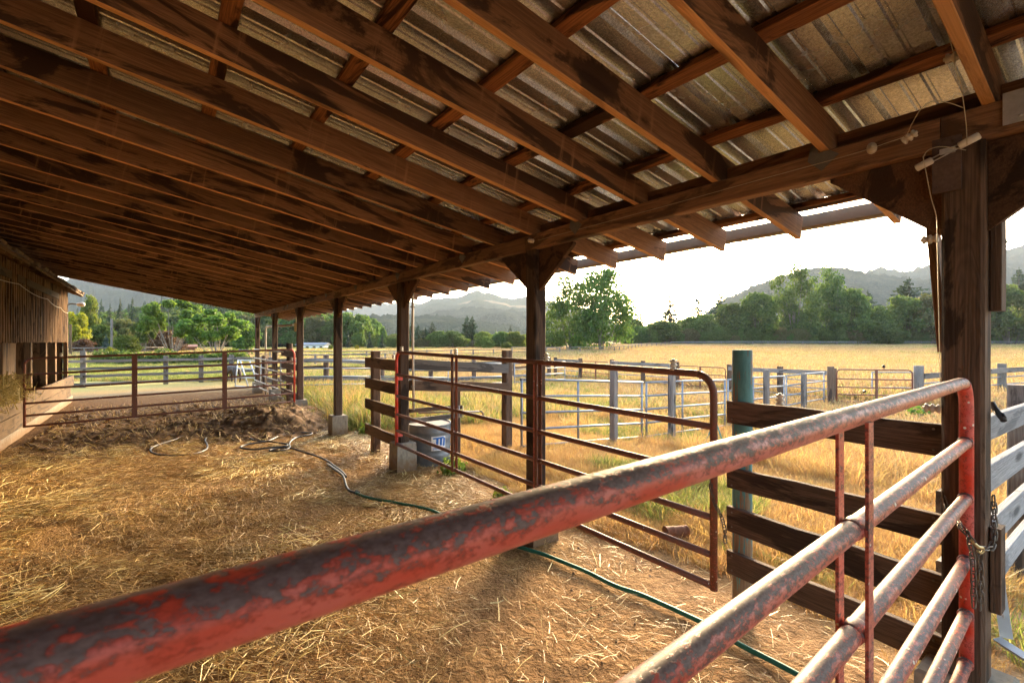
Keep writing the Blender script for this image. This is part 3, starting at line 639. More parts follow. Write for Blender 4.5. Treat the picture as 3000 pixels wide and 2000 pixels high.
far_gate, PF = gate('pipe_gate', 'dark red gate closed across the shed from the barn kick planks', (-2.02, 12.62, 0.26), (2.66, 12.55, 0.39),
     [0.0, 0.20, 0.43, 0.69, 0.97, 1.27], 0.022, [1.62, 3.22], (M_RUST, (M_RUST, M_REDEND, M_RUST), M_RUST), bar=0.09, segs=8)
side_gate, PS = gate('pipe_gate', 'pale worn red gate along the shed side behind the dark red gate', (2.72, 19.0, 0.30), (2.74, 14.25, 0.30),
     [0.0, 0.20, 0.43, 0.69, 0.97, 1.27], 0.02, [2.4], (M_PVC, (M_REDEND, M_REDEND, M_RUST), M_PVC), round_ends=(False, False), bar=0.05, segs=8)
# ------------------------------------------------------------------ board fences around the shed
def plank_fence(name, label, cat='fence', loc=(0, 0, 0), group=None): return thing(name, label, cat, loc, group)
f = plank_fence('plank_fence', 'short fence of four dark planks from turquoise round post to corner post', loc=(3.05, 1.2, 0))
round_post('post', 3.13, 1.66, -0.2, 1.787, 0.063, M_TEAL, f)
for (zl, zr, h) in ((1.382, 1.395, 0.148), (0.945, 0.985, 0.135), (0.672, 0.695, 0.165), (0.385, 0.420, 0.150)):
    pk = board('plank', (3.072, 1.722, zl), (2.905, 0.586, zr), h, 0.040, W_FENCE, f, wob=0.006)
    for u in (0.035, 0.965):
        for dz in (-0.045, 0.05):
            q = Vector((3.072+(2.905-3.072)*u, 1.722+(0.586-1.722)*u, zl+(zr-zl)*u+dz)); MB().lathe([(0.006, 0), (0.0055, 0.004), (0.002, 0.005)], 8, Matrix.Translation(q+Vector((-0.0205, 0.003, 0))) @ Matrix.Rotation(-PI/2, 4, 'Y')).build('nail', M_DULL, pk)
f = plank_fence('plank_fence', 'pale weathered grey plank fence running out from the corner post', loc=(5, 0.6, 0))
for zt, h in ((1.43, 0.14), (1.145, 0.16), (0.816, 0.165), (0.536, 0.135)):
    board('plank', (2.96, 0.615, zt-h/2), (8.0, 0.60, zt-h/2-0.1), h, 0.042, W_PALE, f, wob=0.005)
for x in (5.6, 7.95): upright('post', x, 0.69, gz(x, .69)-0.1, 1.5, 0.12, 0.12, W_GREY, f)
f = plank_fence('plank_fence', 'short brown four-plank panel left of the red hinge post', loc=(2.85, 7.2, 0))
upright('post', 2.91, 7.78, -0.2, 1.69, 0.13, 0.13, W_BROWN, f)
for zt in (1.588, 1.245, 0.905, 0.485): board('plank', (2.80, 7.92, zt-0.085), (2.80, 6.60, zt-0.085-rnd.uniform(0, .01)), 0.165, 0.042, W_BROWN, f, wob=0.005)
f = plank_fence('plank_fence', 'weathered plank fence behind the tank, from hinge post to square post', loc=(3.9, 6.5, 0))
upright('post', 4.76, 6.60, -0.4, 1.70, 0.14, 0.14, W_BROWN, f); upright('post', 3.74, 6.56, -0.3, 1.17, 0.12, 0.12, W_BROWN, f)
for zl, zr in ((1.525, 1.395), (1.215, 1.08)): board('plank', (2.93, 6.48, zl), (4.70, 6.49, zr), 0.15, 0.042, W_GREY if zl > 1.4 else W_BROWN, f, wob=0.006)
board('plank', (2.93, 6.48, 0.845), (3.80, 6.48, 0.83), 0.06, 0.04, W_BROWN, f); board('plank', (2.93, 6.48, 0.70), (3.80, 6.48, 0.70), 0.07, 0.04, W_GREY, f)
f = plank_fence('plank_fence', 'short plank panel at the round post beside the far red gates', loc=(2.9, 13.6, 0))
round_post('post', 2.95, 14.5, -0.2, 1.79, 0.085, W_BROWN, f)
for zt in (1.60, 1.27, 0.93, 0.55): board('plank', (2.80, 14.75, zt-0.08), (2.80, 12.9, zt-0.08), 0.16, 0.042, W_BROWN, f, wob=0.005)
# ------------------------------------------------------------------ pens in the field
def pipe_panel(label, A, B, hs, up_s, rad=0.021, group='galvanised pipe panels of the pens', mat=None):
    mat = mat or M_GALV; A = Vector(A); B = Vector(B); L = (B-A).length
    t = thing('pipe_fence', label, 'fence panel', (A+B)/2, group)
    P = lambda s, h: A+(B-A)*(s/L)+Vector((0, 0, h))
    for h in hs: MB().tube([P(0.0, h), P(L/2, h+0.004), P(L, h)], rad, 7).build('rail', mat, t)
    for s_ in up_s: MB().tube([P(s_, 0.0), P(s_, hs[-1])], rad, 7).build('upright', mat, t)
    return t
H5 = [0.12, 0.40, 0.68, 0.96, 1.24]
PY = 6.36
px_cut = [(4.86, 8.05), (8.13, 11.2), (11.28, 14.3), (14.38, 17.0)]
lab = ['galvanised panel of the long pen fence, nearest the square brown post', 'galvanised panel of the long pen fence, left of the turquoise post',
       'galvanised panel of the long pen fence, right of the turquoise post', 'galvanised panel of the long pen fence, next to the rusty field gate']
for (a, b), l in zip(px_cut, lab):
    pipe_panel(l, (a, PY, gz(a, PY)), (b, PY, gz(b, PY)), H5, [0.03, (b-a)*0.42, b-a-0.03])
for x, y, h, l in ((7.0, 6.22, 1.62, 'square grey post standing alone in front of the pen panels, nearest the shed'), (8.8, 6.20, 1.62, 'square grey post in front of the pen panels, right of the panel joint'),
                   (13.0, 6.24, 1.45, 'grey post right of the turquoise post, taller of two'), (15.2, 6.22, 1.28, 'leaning grey post with a chewed side, shorter of two')):
    o = upright('fence_post', x, y, gz(x, y)-0.15, gz(x, y)+h, 0.11, 0.13, W_GREY if x > 6.9 else W_BROWN, None, 0.01); tag(o, l, 'post', 'posts along the pen fence')
f = plank_fence('plank_fence', 'one-rail pen fence at the far side of the paddock, facing the shed', loc=(18, 13, -.4))
XP = 18.1
pens = [6.5, 8.2, 10.1, 12.5, 14.3, 16.2, 18.4, 20.4]
for i, y in enumerate(pens):
    z = gz(XP, y); upright('post', XP, y, z-0.2, z+1.32, 0.16, 0.16, W_BROWN, f)
    if i < len(pens)-1 and i not in (2, 5):
        y2 = pens[i+1]; board('plank', (XP-0.1, y, z+1.16), (XP-0.1, y2, gz(XP, y2)+1.16), 0.15, 0.04, W_GREY, f, wob=0.004)
        for h in (0.35, 0.62, 0.88): MB().tube([(XP, y+.08, z+h), (XP, y2-.08, gz(XP, y2)+h)], 0.02, 6).build('rail', M_GALV, f)
for (a, b), l in (((12.35, 10.25), 'small rusty gate in the far pen fence, left of the turquoise post'), ((18.25, 16.35), 'small rusty gate in the far pen fence, just right of the middle shed post')):
    gate('pipe_gate', l, (XP-0.05, a, gz(XP, a)+0.12), (XP-0.05, b, gz(XP, b)+0.12), [0, 0.24, 0.48, 0.74, 1.05], 0.02, [1.0], (M_RUST, (M_RUST, M_RUST, M_RUST), M_RUST), segs=6, bar=0.05)
E = (17.2, 6.25); G2 = (18.85, 4.45)
pg = plank_fence('gate_post', 'round post at the left of the rusty field gate', 'post', (E[0], E[1], gz(*E)), 'round posts by the field gate')
round_post('post', E[0], E[1], gz(*E)-0.2, gz(*E)+1.42, 0.10, W_BROWN, pg)
pg = plank_fence('gate_post', 'round post between the rusty field gate and the grey rail fence', 'post', (G2[0], G2[1], gz(*G2)), 'round posts by the field gate')
round_post('post', G2[0], G2[1], gz(*G2)-0.2, gz(*G2)+1.48, 0.125, W_GREY, pg)
dx, dy = G2[0]-E[0], G2[1]-E[1]
ga = (E[0]+dx*0.07, E[1]+dy*0.07); gb = (E[0]+dx*0.93, E[1]+dy*0.93)
field_gate, PG = gate('pipe_gate', 'rusty field gate with a blackbird sitting on its top rail', (*ga, gz(*ga)+0.10), (*gb, gz(*gb)+0.10), [0, 0.23, 0.45, 0.68, 0.94, 1.24], 0.021, [1.12], (M_RUST, (M_RUST, M_RUST, M_RUST), M_RUST), segs=8, bar=0.05)
a = (19.3, 5.8); b = (20.3, 4.9); pipe_panel('small galvanised panel standing behind the rusty field gate', (*a, gz(*a)), (*b, gz(*b)), [0.4, 0.68, 0.95, 1.2], [0.02, 1.3])
f = plank_fence('plank_fence', 'grey top-rail fence with pipes right of the field gate', loc=(22, 4, -.4))
seq = [G2, (21.3, 4.0), (24.3, 3.4), (28.5, 2.5), (33, 1.6)]
for (a, b) in zip(seq[:-1], seq[1:]):
    za, zb = gz(*a), gz(*b)
    if a is not G2: upright('post', a[0], a[1], za-0.2, za+1.40, 0.22, 0.22, W_GREY, f)
    board('plank', (a[0], a[1]-0.14, za+1.17), (b[0], b[1]-0.14, zb+1.17), 0.17, 0.05, W_GREY, f)
    for h in (0.12, 0.38, 0.66, 0.92): MB().tube([(a[0], a[1], za+h), (b[0], b[1], zb+h)], 0.024, 6).build('rail', M_GALV, f)
f = plank_fence('plank_fence', 'grey board pen fence seen between the middle shed posts', loc=(8, 20, -.2))
xs = [3.3, 5.6, 8.0, 10.4, 12.8, 15.2, 17.8]
for i, x in enumerate(xs):
    z = gz(x, 20.6); round_post('post', x, 20.6, z-0.2, z+1.30, 0.11, W_BROWN, f)
    if i < len(xs)-1:
        x2 = xs[i+1]; z2 = gz(x2, 20.6)
        board('plank', (x, 20.47, z+1.10), (x2, 20.47, z2+1.10), 0.17, 0.045, W_GREY, f, wob=0.008); board('plank', (x, 20.47, z+0.36), (x2, 20.47, z2+0.36), 0.17, 0.045, W_GREY, f, wob=0.008)
        board('plank', (x, 20.72, z+0.80), (x2, 20.72, z2+0.82), 0.11, 0.045, W_BROWN, f, wob=0.008)
for i in range(4):
    a, b = 3.2+i*3.2, 3.2+i*3.2+3.1; y = 17.2
    pipe_panel(['galvanised panel in the green grass, nearest the concrete footings', 'galvanised panel in the green grass, behind the brown plank panel', 'galvanised panel in the grass, behind the tank', 'galvanised panel in the grass, behind the square brown post'][i],
               (a, y, gz(a, y)), (b, y, gz(b, y)), H5, [0.03, 3.07])
f = plank_fence('plank_fence', 'grey four-rail fence beyond the dark red gate', loc=(0, 25.7, 0))
xs = [-5.0, -2.45, 0.25, 1.55, 2.75, 4.6]
for i, x in enumerate(xs):
    y = 25.75+0.04*i; upright('post', x, y, -0.3, 1.22 if i != 1 else 1.45, 0.18, 0.18, W_GREY, f)
    if i < len(xs)-1:
        for h in (0.13, 0.45, 0.75, 1.05): board('rail', (x, y-0.12, h), (xs[i+1], y-0.10, h), 0.11, 0.05, W_GREY, f, wob=0.012)
def wire_fence(label, pts, h, step, n=3, col=None, rails=True):
    t = plank_fence('field_fence', label, loc=(*pts[0], gz(*pts[0])))
    P = [];
    for a, b in zip(pts[:-1], pts[1:]):
        L = math.dist(a, b); k = max(1, int(L/step))
        for q in range(k): P.append((a[0]+(b[0]-a[0])*q/k, a[1]+(b[1]-a[1])*q/k))
    P.append(pts[-1])
    for q, (x, y) in enumerate(P):
        z = gz(x, y); upright('post', x, y, z-0.2, z+h+rnd.uniform(-.04, .08), 0.16, 0.16, W_GREY, t)
    for k in range(n):
        hh = h*(0.95-0.36*k)
        pl = [(x, y-0.1, gz(x, y)+hh) for x, y in P]
        MB().tube(pl, (0.10 if h > 1.2 else 0.065) if k == 0 else 0.04, 5).build('rail', W_PALE if h > 1.2 else W_GREY, t)
    return t
wire_fence('long post-and-rail fence across the green left part of the field', [at(58, 700), at(56, 980), at(60, 1250), at(72, 1500), at(82, 1640)], 1.15, 3.6)
wire_fence('nearer post-and-rail fence zigzagging between the middle shed posts', [at(40, 860), at(45, 980), at(48, 1100), at(58, 1200)], 1.1, 2.2)
wire_fence('field fence curving under the big cottonwoods', [at(98, 1500), at(93, 1600), at(92, 1800), at(125, 1880), at(150, 1960)], 1.15, 4.5)
wire_fence('long pale fence along the foot of the right tree line', [at(150, 1965), at(163, 2250), at(168, 2550), at(165, 2850), at(165, 3250)], 1.25, 6.0, 3)
wire_fence('wire fence in front of the left garden trees', [at(62, 160), at(64, 330), at(70, 480)], 1.1, 3.0)
# ------------------------------------------------------------------ small things
def pt(px, py, d):
    x, y = at(d, px); return Vector((x, y, CAM_H-(py-1000)*d/FPX))
# water tank under the plank fence
tank = thing('water_tank', 'round-ended galvanised water tank with upside-down blue sticker behind concrete footing', 'tank', (3.37, 6.78, 0))
TC = Vector((3.37, 6.78, 0)); TA, TB = 0.345, 0.42
def oval(r, z, seg=44): return [(TC.x+TA*r*math.cos(2*PI*k/seg), TC.y+TB*r*math.sin(2*PI*k/seg), z) for k in range(seg)]
def oval_surf(prof, seg=44):
    m = MB(); vs = []
    for r, z in prof: vs += oval(r, z, seg)
    m.add(vs, [(i*seg+k, i*seg+(k+1) % seg, (i+1)*seg+(k+1) % seg, (i+1)*seg+k) for i in range(len(prof)-1) for k in range(seg)], True); return m
oval_surf([(0.93, -0.12), (0.95, 0.02), (0.955, 0.13), (0.975, 0.15), (0.955, 0.17), (0.96, 0.24), (0.98, 0.26), (0.96, 0.28), (0.965, 0.37), (0.985, 0.39), (0.965, 0.41), (0.97, 0.47), (0.99, 0.49), (0.97, 0.51), (0.985, 0.59)]).build('tank_wall', M_TANK, tank)
MB().tube(oval(0.985, 0.595), 0.012, 6, closed=True).build('rim', M_TANK, tank)
m = MB(); m.add(oval(0.975, 0.588), [tuple(range(44))]); m.build('lid', M_WATER, tank)
def on_tank(u, z, off):                          # u metres along the wall from the middle of the sticker
    th = math.radians(-97)+u/0.36; return (TC.x+(TA*0.985+off)*math.cos(th), TC.y+(TB*0.985+off)*math.sin(th), z)
def patch(name, poly, off, mat, parent, n=6):
    m = MB(); (u0, z0), (u1, z1), (u2, z2), (u3, z3) = poly; vs = []
    for k in range(n+1):
        t = k/n; vs.append(on_tank(u0+(u1-u0)*t, z0+(z1-z0)*t, off)); vs.append(on_tank(u3+(u2-u3)*t, z3+(z2-z3)*t, off))
    m.add(vs, [(2*k, 2*k+2, 2*k+3, 2*k+1) for k in range(n)]); return m.build(name, mat, parent)
st = patch('sticker', [(-0.10, 0.235), (0.135, 0.235), (0.135, 0.445), (-0.10, 0.445)], 0.006, M_STICK, tank)
for poly in ([(-0.075, 0.425), (0.10, 0.435), (0.10, 0.41), (-0.075, 0.405)], [(-0.035, 0.31), (0.005, 0.31), (0.012, 0.42), (-0.025, 0.42)], [(0.03, 0.31), (0.065, 0.31), (0.072, 0.42), (0.035, 0.42)],
             [(-0.085, 0.33), (-0.05, 0.33), (-0.048, 0.35), (-0.085, 0.35)], [(0.085, 0.30), (0.12, 0.30), (0.125, 0.42), (0.095, 0.42)]):
    patch('emblem', poly, 0.009, M_INK, st, 3)
fc = bpy.data.curves.new('lettering', 'FONT'); fc.body = 'Universal'; fc.size = 0.052; fc.align_x = 'CENTER'; fc.extrude = 0.0006; fc.materials.append(M_INK)
fo = bpy.data.objects.new('lettering', fc); c = Vector(on_tank(0.015, 0.283, 0.016))
fm = bpy.data.meshes.new_from_object(fo); fo = bpy.data.objects.new('lettering', fm)
link(fo, st, Matrix.Translation(c) @ Matrix.Rotation(math.radians(-6), 4, 'Z') @ Matrix.Rotation(PI/2, 4, 'X') @ Matrix.Rotation(PI, 4, 'Z'))
# water pipes
wp = thing('water_pipe', 'pale plastic water pipe standing against the red hinge post', 'pipe', (3.0, 6.55, 0.8))
MB().tube([(2.96, 6.44, 2.95), (2.962, 6.44, 1.9), (2.975, 6.44, 0.86)], 0.019, 8).build('riser', M_PVC, wp)
for z in (1.2, 2.35): MB().box(2.963, 6.45, z, 0.06, 0.05, 0.02).build('clamp', M_DULL, wp)
wp = thing('tap_pipe', 'level tap pipe wired above the galvanised tank', 'pipe', pt(1300, 1205, 7.0))
a, b = pt(1226, 1209, 6.8), pt(1405, 1205, 6.75); MB().tube([a, (a+b)/2+Vector((0, 0, 0.003)), b], 0.014, 8).build('pipe', M_PVC, wp)
MB().tube([b, b+Vector((0.03, 0, 0)), b+Vector((0.05, -0.01, -0.03)), b+Vector((0.05, -0.01, -0.06))], 0.013, 8).build('tap', M_DULL, wp)
for px in (1345, 1356): MB().tube([pt(px, 1188, 6.72), pt(px+1, 1222, 6.72)], 0.006, 5).build('wire_tie', M_STEEL, wp)
wp = thing('overhead_pipe', 'thin pale pipe on an upright by the farthest shed posts', 'pipe', (2.98, 18, 0))
MB().tube([(2.98, 18.4, 0.0), (2.98, 18.4, 2.31), (2.98, 18.2, 2.36), (2.98, 14.2, 2.30)], 0.03, 7).build('pipe', M_PVC, wp)
bl = thing('hanging_bell', 'small yellowish cylinder hanging under the eave by the fifth post', 'bell', (2.99, 13.9, 2.2))
MB().lathe([(0.035, -0.06), (0.05, -0.05), (0.045, 0.12), (0.06, 0.13), (0.06, 0.15), (0.012, 0.2), (0.012, 0.33)], 10).build('bell_body', M_BRASS, bl, Matrix.Translation((2.99, 13.9, 2.18)))
# hose: black length joined to a green one
def trace(ps, ox, oy, s): return [(ox+x/s, oy+y/s) for x, y in ps]
hb = trace([(1680, 1190), (1600, 1222), (1480, 1258), (1400, 1290), (1383, 1325), (1440, 1354), (1550, 1365), (1700, 1362), (1820, 1338), (1895, 1305), (1905, 1265), (1885, 1225), (1920, 1188), (1990, 1170), (2130, 1165), (2250, 1180), (2310, 1212)], 0, 900, 3.136)
hb += trace([(0, 1226), (130, 1235), (230, 1250), (290, 1266), (268, 1284), (150, 1293), (0, 1308)], 750, 900, 3.136) + trace([(2270, 1303), (2208, 1289), (2250, 1268)], 0, 900, 3.136)
hb += trace([(0, 1248), (110, 1230), (180, 1200), (250, 1172), (400, 1155), (500, 1158), (515, 1166), (460, 1182), (370, 1200), (320, 1235), (305, 1268), (312, 1293), (270, 1312), (190, 1325), (125, 1319), (170, 1302), (250, 1293), (340, 1302), (440, 1335), (560, 1372), (650, 1412), (720, 1460), (790, 1515), (818, 1560)], 750, 900, 3.136)
hb += trace([(140, 22), (200, 62), (250, 105), (268, 150), (278, 185), (300, 212), (345, 230)], 900, 1350, 2.412)
hg = trace([(345, 230), (390, 250), (450, 267), (580, 290), (750, 322), (870, 352), (950, 386), (1050, 427), (1300, 545), (1550, 630), (1680, 672), (1830, 732), (2000, 802), (2171, 887)], 900, 1350, 2.412) + trace([(90, 565), (150, 592), (290, 657), (370, 697), (480, 762), (600, 822), (710, 880), (800, 925)], 1800, 1300, 1.28)
def smooth_path(ps, sub=4):
    out = []; n = len(ps)
    for i in range(n-1):
        p0, p1, p2, p3 = ps[max(i-1, 0)], ps[i], ps[i+1], ps[min(i+2, n-1)]
        for k in range(sub):
            t = k/sub; out.append(0.5*((2*p1)+(p2-p0)*t+(2*p0-5*p1+4*p2-p3)*t*t+(3*p1-p0-3*p2+p3)*t**3))
    return out+[ps[-1]]
def hose_pts(px): 
    ps = smooth_path([onfloor(a, b, 0.02) for a, b in px])
    zz = np.array([gz(p.x, p.y) for p in ps]); k = 9; zs = np.convolve(np.pad(zz, k//2, 'edge'), np.ones(k)/k, 'valid')
    return [Vector((p.x, p.y, float(max(z0, z1-0.006))+0.030)) for p, z0, z1 in zip(ps, zs, zz)]
hose = thing('garden_hose', 'garden hose snaking over the straw floor, looped black end joined to green length', 'hose', onfloor(1100, 1400))
MB().tube(hose_pts(hb), 0.0155, 8).build('black_length', M_HOSE_B, hose); MB().tube(hose_pts(hg), 0.0165, 8).build('green_length', M_HOSE_G, hose)
j = onfloor(*hb[-1]); q = onfloor(*hg[1]); MB().tube([j+Vector((0, 0, .028)), j+(q-j).normalized()*0.07+Vector((0, 0, .028))], 0.019, 8).build('coupling', M_DULL, hose)
HOSE_XY = np.array([(p.x, p.y) for p in hose_pts(hb)+hose_pts(hg)])
# spools and wires of the electric fence
SPO = [(0.010, -0.026), (0.019, -0.026), (0.020, -0.019), (0.013, -0.014), (0.013, -0.007), (0.020, -0.003), (0.020, 0.004), (0.013, 0.008), (0.013, 0.014), (0.019, 0.019), (0.019, 0.026), (0.007, 0.027), (0.007, 0.034)]
spool_me = MB().lathe(SPO, 12).mesh('insulator', M_SPOOL)
def spool(p, label, axis=(0, 0, 1), s=1.0):
    q = Vector(axis).to_track_quat('Z', 'Y').to_matrix().to_4x4()
    return tag(mesh_obj('insulator', spool_me, None, Matrix.Translation(Vector(p)) @ q @ Matrix.Scale(s, 4)), label, 'insulator', 'electric fence insulators')
for s_, l in ((0.17, 'cream spool insulator on the gate rail above the red hinge end'), (1.66, 'cream spool insulator on the gate rail above its thin middle stay'), (3.24, 'cream spool insulator on the gate rail beside the middle shed post'), (4.52, 'cream spool insulator on the gate rail at its curved free end')):
    spool(PM(s_, 1.30)+Vector((0, 0, 0.045)), l, s=1.25)
spool((3.0, 1.36, 1.50), 'cream spool insulator on the top plank right of the turquoise post', s=1.2)
spool(pt(1152, 1046, 7.0), 'cream spool insulator on the brown panel, just left of the hinge post')
spool(PF(0.5, 1.27)+Vector((0, 0, 0.045)), 'cream spool insulator on the dark red gate by the barn', s=1.3)
spool((2.757, 3.44, 2.775), 'white spool insulator on the beam above the middle shed post', (-1, 0, 0), 1.05)
spool(pt(2554, 435, 2.22), 'round white spool insulator on the beam, farther from the corner post', (-1, -0.3, 0), 1.0)
spool(pt(2664, 402, 2.13), 'tilted white spool insulator on the beam, nearer the corner post', (-0.2, -0.9, 0.4), 0.95)
spool(pt(2797, 167, 1.88), 'white spool insulator on the side of the nearest rafter', (0, 1, 0.1), 1.0)
spool((2.80, 0.62, 2.31), 'cream spool insulator under the gusset of the corner post', (0, 1, 0), 1.0)
spool((2.80, 0.612, 1.55), 'cream spool insulator halfway down the corner post', (0, 1, 0), 1.0)
gh = thing('insulated_rod', 'pair of white plastic electric-gate handles on a rod across the post head', 'gate handle', (2.74, 0.56, 2.66))
a, b = Vector((2.735, 0.655, 2.625)), Vector((2.725, 0.445, 2.70)); dv = (b-a).normalized()
for p, q in ((a, a+dv*0.062), (b-dv*0.07, b)): MB().tube([p, p+dv*0.004, q-dv*0.004, q], [0.013, 0.0155, 0.0155, 0.012], 12).build('grip', M_WHITE, gh)
for o in (-0.008, 0.008): MB().tube([a+dv*0.06+Vector((0, 0, o)), b-dv*0.07+Vector((0, 0, o))], 0.003, 6).build('rod', M_STEEL, gh)
mm = a+dv*0.115; MB().box(mm.x-0.004, mm.y, mm.z+0.004, 0.012, 0.05, 0.022).build('clip', M_STEEL, gh)
wr = thing('fence_wire', 'thin tan electric wire looping from the nearest rafter over the beam', 'wire', pt(2822, 310, 2.0))
def wire(ps, n=3): return MB().tube(smooth_path([pt(*p) for p in ps], 6), 0.0017, 5).build('strand', M_WIRE, wr)
wire([(2738, 0, 1.75), (2768, 70, 1.78), (2792, 150, 1.82), (2797, 190, 1.84), (2815, 250, 1.90), (2824, 310, 1.94), (2831, 370, 1.97), (2833, 425, 1.98)])
wire([(2822, 316, 1.94), (2780, 302, 1.95), (2735, 296, 1.97), (2700, 318, 2.0), (2672, 362, 2.05), (2652, 398, 2.10), (2600, 418, 2.14), (2545, 437, 2.2), (2440, 468, 2.35), (2250, 520, 2.62), (1900, 617, 3.35), (1577, 704, 4.35)])
wire([(2704, 458, 2.03), (2712, 500, 2.04), (2728, 580, 2.05), (2744, 640, 2.05), (2746, 720, 2.05), (2750, 900, 2.05), (2754, 1080, 2.05), (2757, 1195, 2.05)])
wire([(2704, 462, 2.03), (2720, 440, 2.02), (2760, 430, 2.0), (2830, 440, 1.98)])
# chains
lk = MB().tube([(0.016*math.copysign(1, math.cos(a_))+0.0095*math.cos(a_) if abs(math.cos(a_)) > 0.01 else 0, 0.0095*math.sin(a_), 0) for a_ in [2*PI*(k+0.5)/10 for k in range(10)]], 0.0032, 5, closed=True).mesh('link', M_CHAIN)
def chain(label, paths, s=1.0):
    t = thing('gate_chain', label, 'chain', paths[0][0])
    for ps in paths:
        ps = smooth_path([Vector(p) for p in ps], 8); stp = 0.030*s; acc = 0; nx = 0; q = 0
        for a, b in zip(ps[:-1], ps[1:]):
            L = (b-a).length
            while nx <= acc+L:
                c = a+(b-a)*((nx-acc)/L if L else 0); d = (b-a).normalized()
                M = Matrix.Translation(c) @ d.to_track_quat('X', 'Z').to_matrix().to_4x4() @ Matrix.Rotation(PI/2*(q % 2)+0.4, 4, 'X') @ Matrix.Scale(s, 4)
                mesh_obj('link', lk, t, M); nx += stp; q += 1
            acc += L
    return t
chain('rusty chain dangling from the free end of the long rusty gate', [[pt(2081, 1413, 2.93), pt(2086, 1445, 2.93), pt(2095, 1478, 2.92), pt(2112, 1510, 2.91), pt(2122, 1545, 2.9), pt(2125, 1588, 2.9)]], 1.05)
nc = chain('steel chain with brass snap tying the foreground gate to the corner post', [[pt(2768, 1405, 2.12), pt(2769, 1450, 2.11), pt(2780, 1490, 2.08), pt(2800, 1520, 2.0), pt(2822, 1550, 1.93), pt(2848, 1580, 1.90)],
      [pt(2884, 1606, 1.91), pt(2903, 1603, 1.93), pt(2912, 1570, 1.96), pt(2913, 1510, 2.0), pt(2911, 1465, 2.03)], [pt(2838, 1570, 1.91), pt(2850, 1640, 1.915), pt(2853, 1768, 1.92)], [pt(2871, 1620, 1.92), pt(2873, 1700, 1.925), pt(2872, 1772, 1.93)]])
MB().tube([pt(2846, 1578, 1.90), pt(2856, 1592, 1.895), pt(2866, 1602, 1.893), pt(2878, 1604, 1.895), pt(2882, 1612, 1.9), pt(2874, 1620, 1.9), pt(2864, 1612, 1.898)], [0.007, 0.006, 0.0075, 0.006, 0.005, 0.005, 0.005], 8).build('snap_hook', M_BRASS, nc)
# bits around the corner post
sb = thing('steel_bracket', 'bent zinc strap sticking out high on the corner post', 'bracket', pt(2900, 660, 2.12))
def strap(ps, wd, th, up=(0, 0, 1)):
    m = MB()
    for a, b in zip(ps[:-1], ps[1:]):
        M = frame(a, b, up); m.box(0, 0, 0, (b-a).length, wd, th, M)
    return m
strap([pt(2897, 652, 2.12), pt(2941, 716, 2.08)], 0.03, 0.006, (1, 0, 0)).build('strap', M_STEEL, sb); strap([pt(2941, 716, 2.08), pt(2913, 741, 2.1)], 0.03, 0.006, (1, 0, 0)).build('strap', M_DULL, sb)
bs = thing('rubber_strap', 'black rubber strap with wire hook hanging beside the corner post', 'strap', pt(2920, 1205, 2.12))
MB().tube(smooth_path([pt(2905, 1180, 2.12), pt(2914, 1196, 2.10), pt(2928, 1214, 2.08), pt(2938, 1226, 2.07), pt(2941, 1232, 2.07)], 3), 0.012, 8).build('strap_body', M_BLACK, bs)
MB().tube([pt(2920, 1206, 2.065), pt(2930, 1222, 2.055), pt(2942, 1222, 2.05), pt(2936, 1212, 2.06)], 0.009, 6, closed=True).build('knot', M_BLACK, bs)
MB().tube(smooth_path([pt(2934, 1228, 2.07), pt(2942, 1236, 2.07), pt(2947, 1234, 2.07), pt(2946, 1228, 2.07)], 3), 0.003, 5).build('hook', M_STEEL, bs)
ws_ = thing('white_stand', 'white steel angle stand leaning at the foot of the corner post', 'stand', pt(2945, 1865, 2.05))
for a, b in ((pt(2916, 1575, 2.14), pt(2927, 1725, 2.12)), (pt(2927, 1727, 2.12), pt(2948, 1868, 2.08)), (pt(2920, 1868, 2.06), pt(3040, 1945, 1.92))):
    M = frame(a, b, (0.3, -1, 0)); L = (b-a).length
    MB().box(0, 0, 0, L, 0.004, 0.040, M).box(0, 0.02, 0.02, L, 0.040, 0.004, M).build('angle_bar', M_PANELW, ws_)
for zz in (1790,): MB().box(0, 0, 0, 0.05, 0.045, 0.006, frame(pt(2934, 1775, 2.09), pt(2938, 1800, 2.085), (0.3, -1, 0))).build('plate', M_STEEL, ws_)
ft = pt(1980, 1583, 4.45)
rc = thing('rusty_can', 'rusty tin can lying in straw behind the long gate', 'can', ft)
M = Matrix.Translation(Vector((ft.x, ft.y, 0.075))) @ Matrix.Rotation(math.radians(-30), 4, 'Z') @ Matrix.Rotation(PI/2, 4, 'Y')
MB().lathe([(0.055, -0.10), (0.066, -0.105), (0.066, -0.097), (0.062, -0.09), (0.062, -0.03), (0.0635, -0.025), (0.062, -0.02), (0.062, 0.05), (0.0635, 0.055), (0.062, 0.06), (0.062, 0.095), (0.067, 0.10), (0.067, 0.108), (0.058, 0.108), (0.056, 0.03)], 18, M).build('can_body', M_RUSTY, rc)
sp = thing('sprinkler_stand', 'small teal tripod sprinkler stand in the dry grass behind the gate end', 'sprinkler', (*at(9.2, 2096), gz(*at(9.2, 2096))))
x0, y0 = at(9.2, 2096); z0 = gz(x0, y0)
for a_ in (0.3, 2.4, 4.5): MB().tube([(x0, y0, z0+0.62), (x0+0.27*math.cos(a_), y0+0.27*math.sin(a_), z0)], 0.013, 6).build('leg', M_TEALMET, sp)
MB().lathe([(0.02, 0), (0.02, 0.12), (0.035, 0.13), (0.03, 0.17), (0.008, 0.2)], 8, Matrix.Translation((x0, y0, z0+0.6))).build('head', M_BRASS, sp)
MB().tube([(x0-0.16, y0+0.05, z0+0.2), (x0+0.14, y0-0.12, z0+0.2)], 0.006, 5).build('brace', M_STEEL, sp)
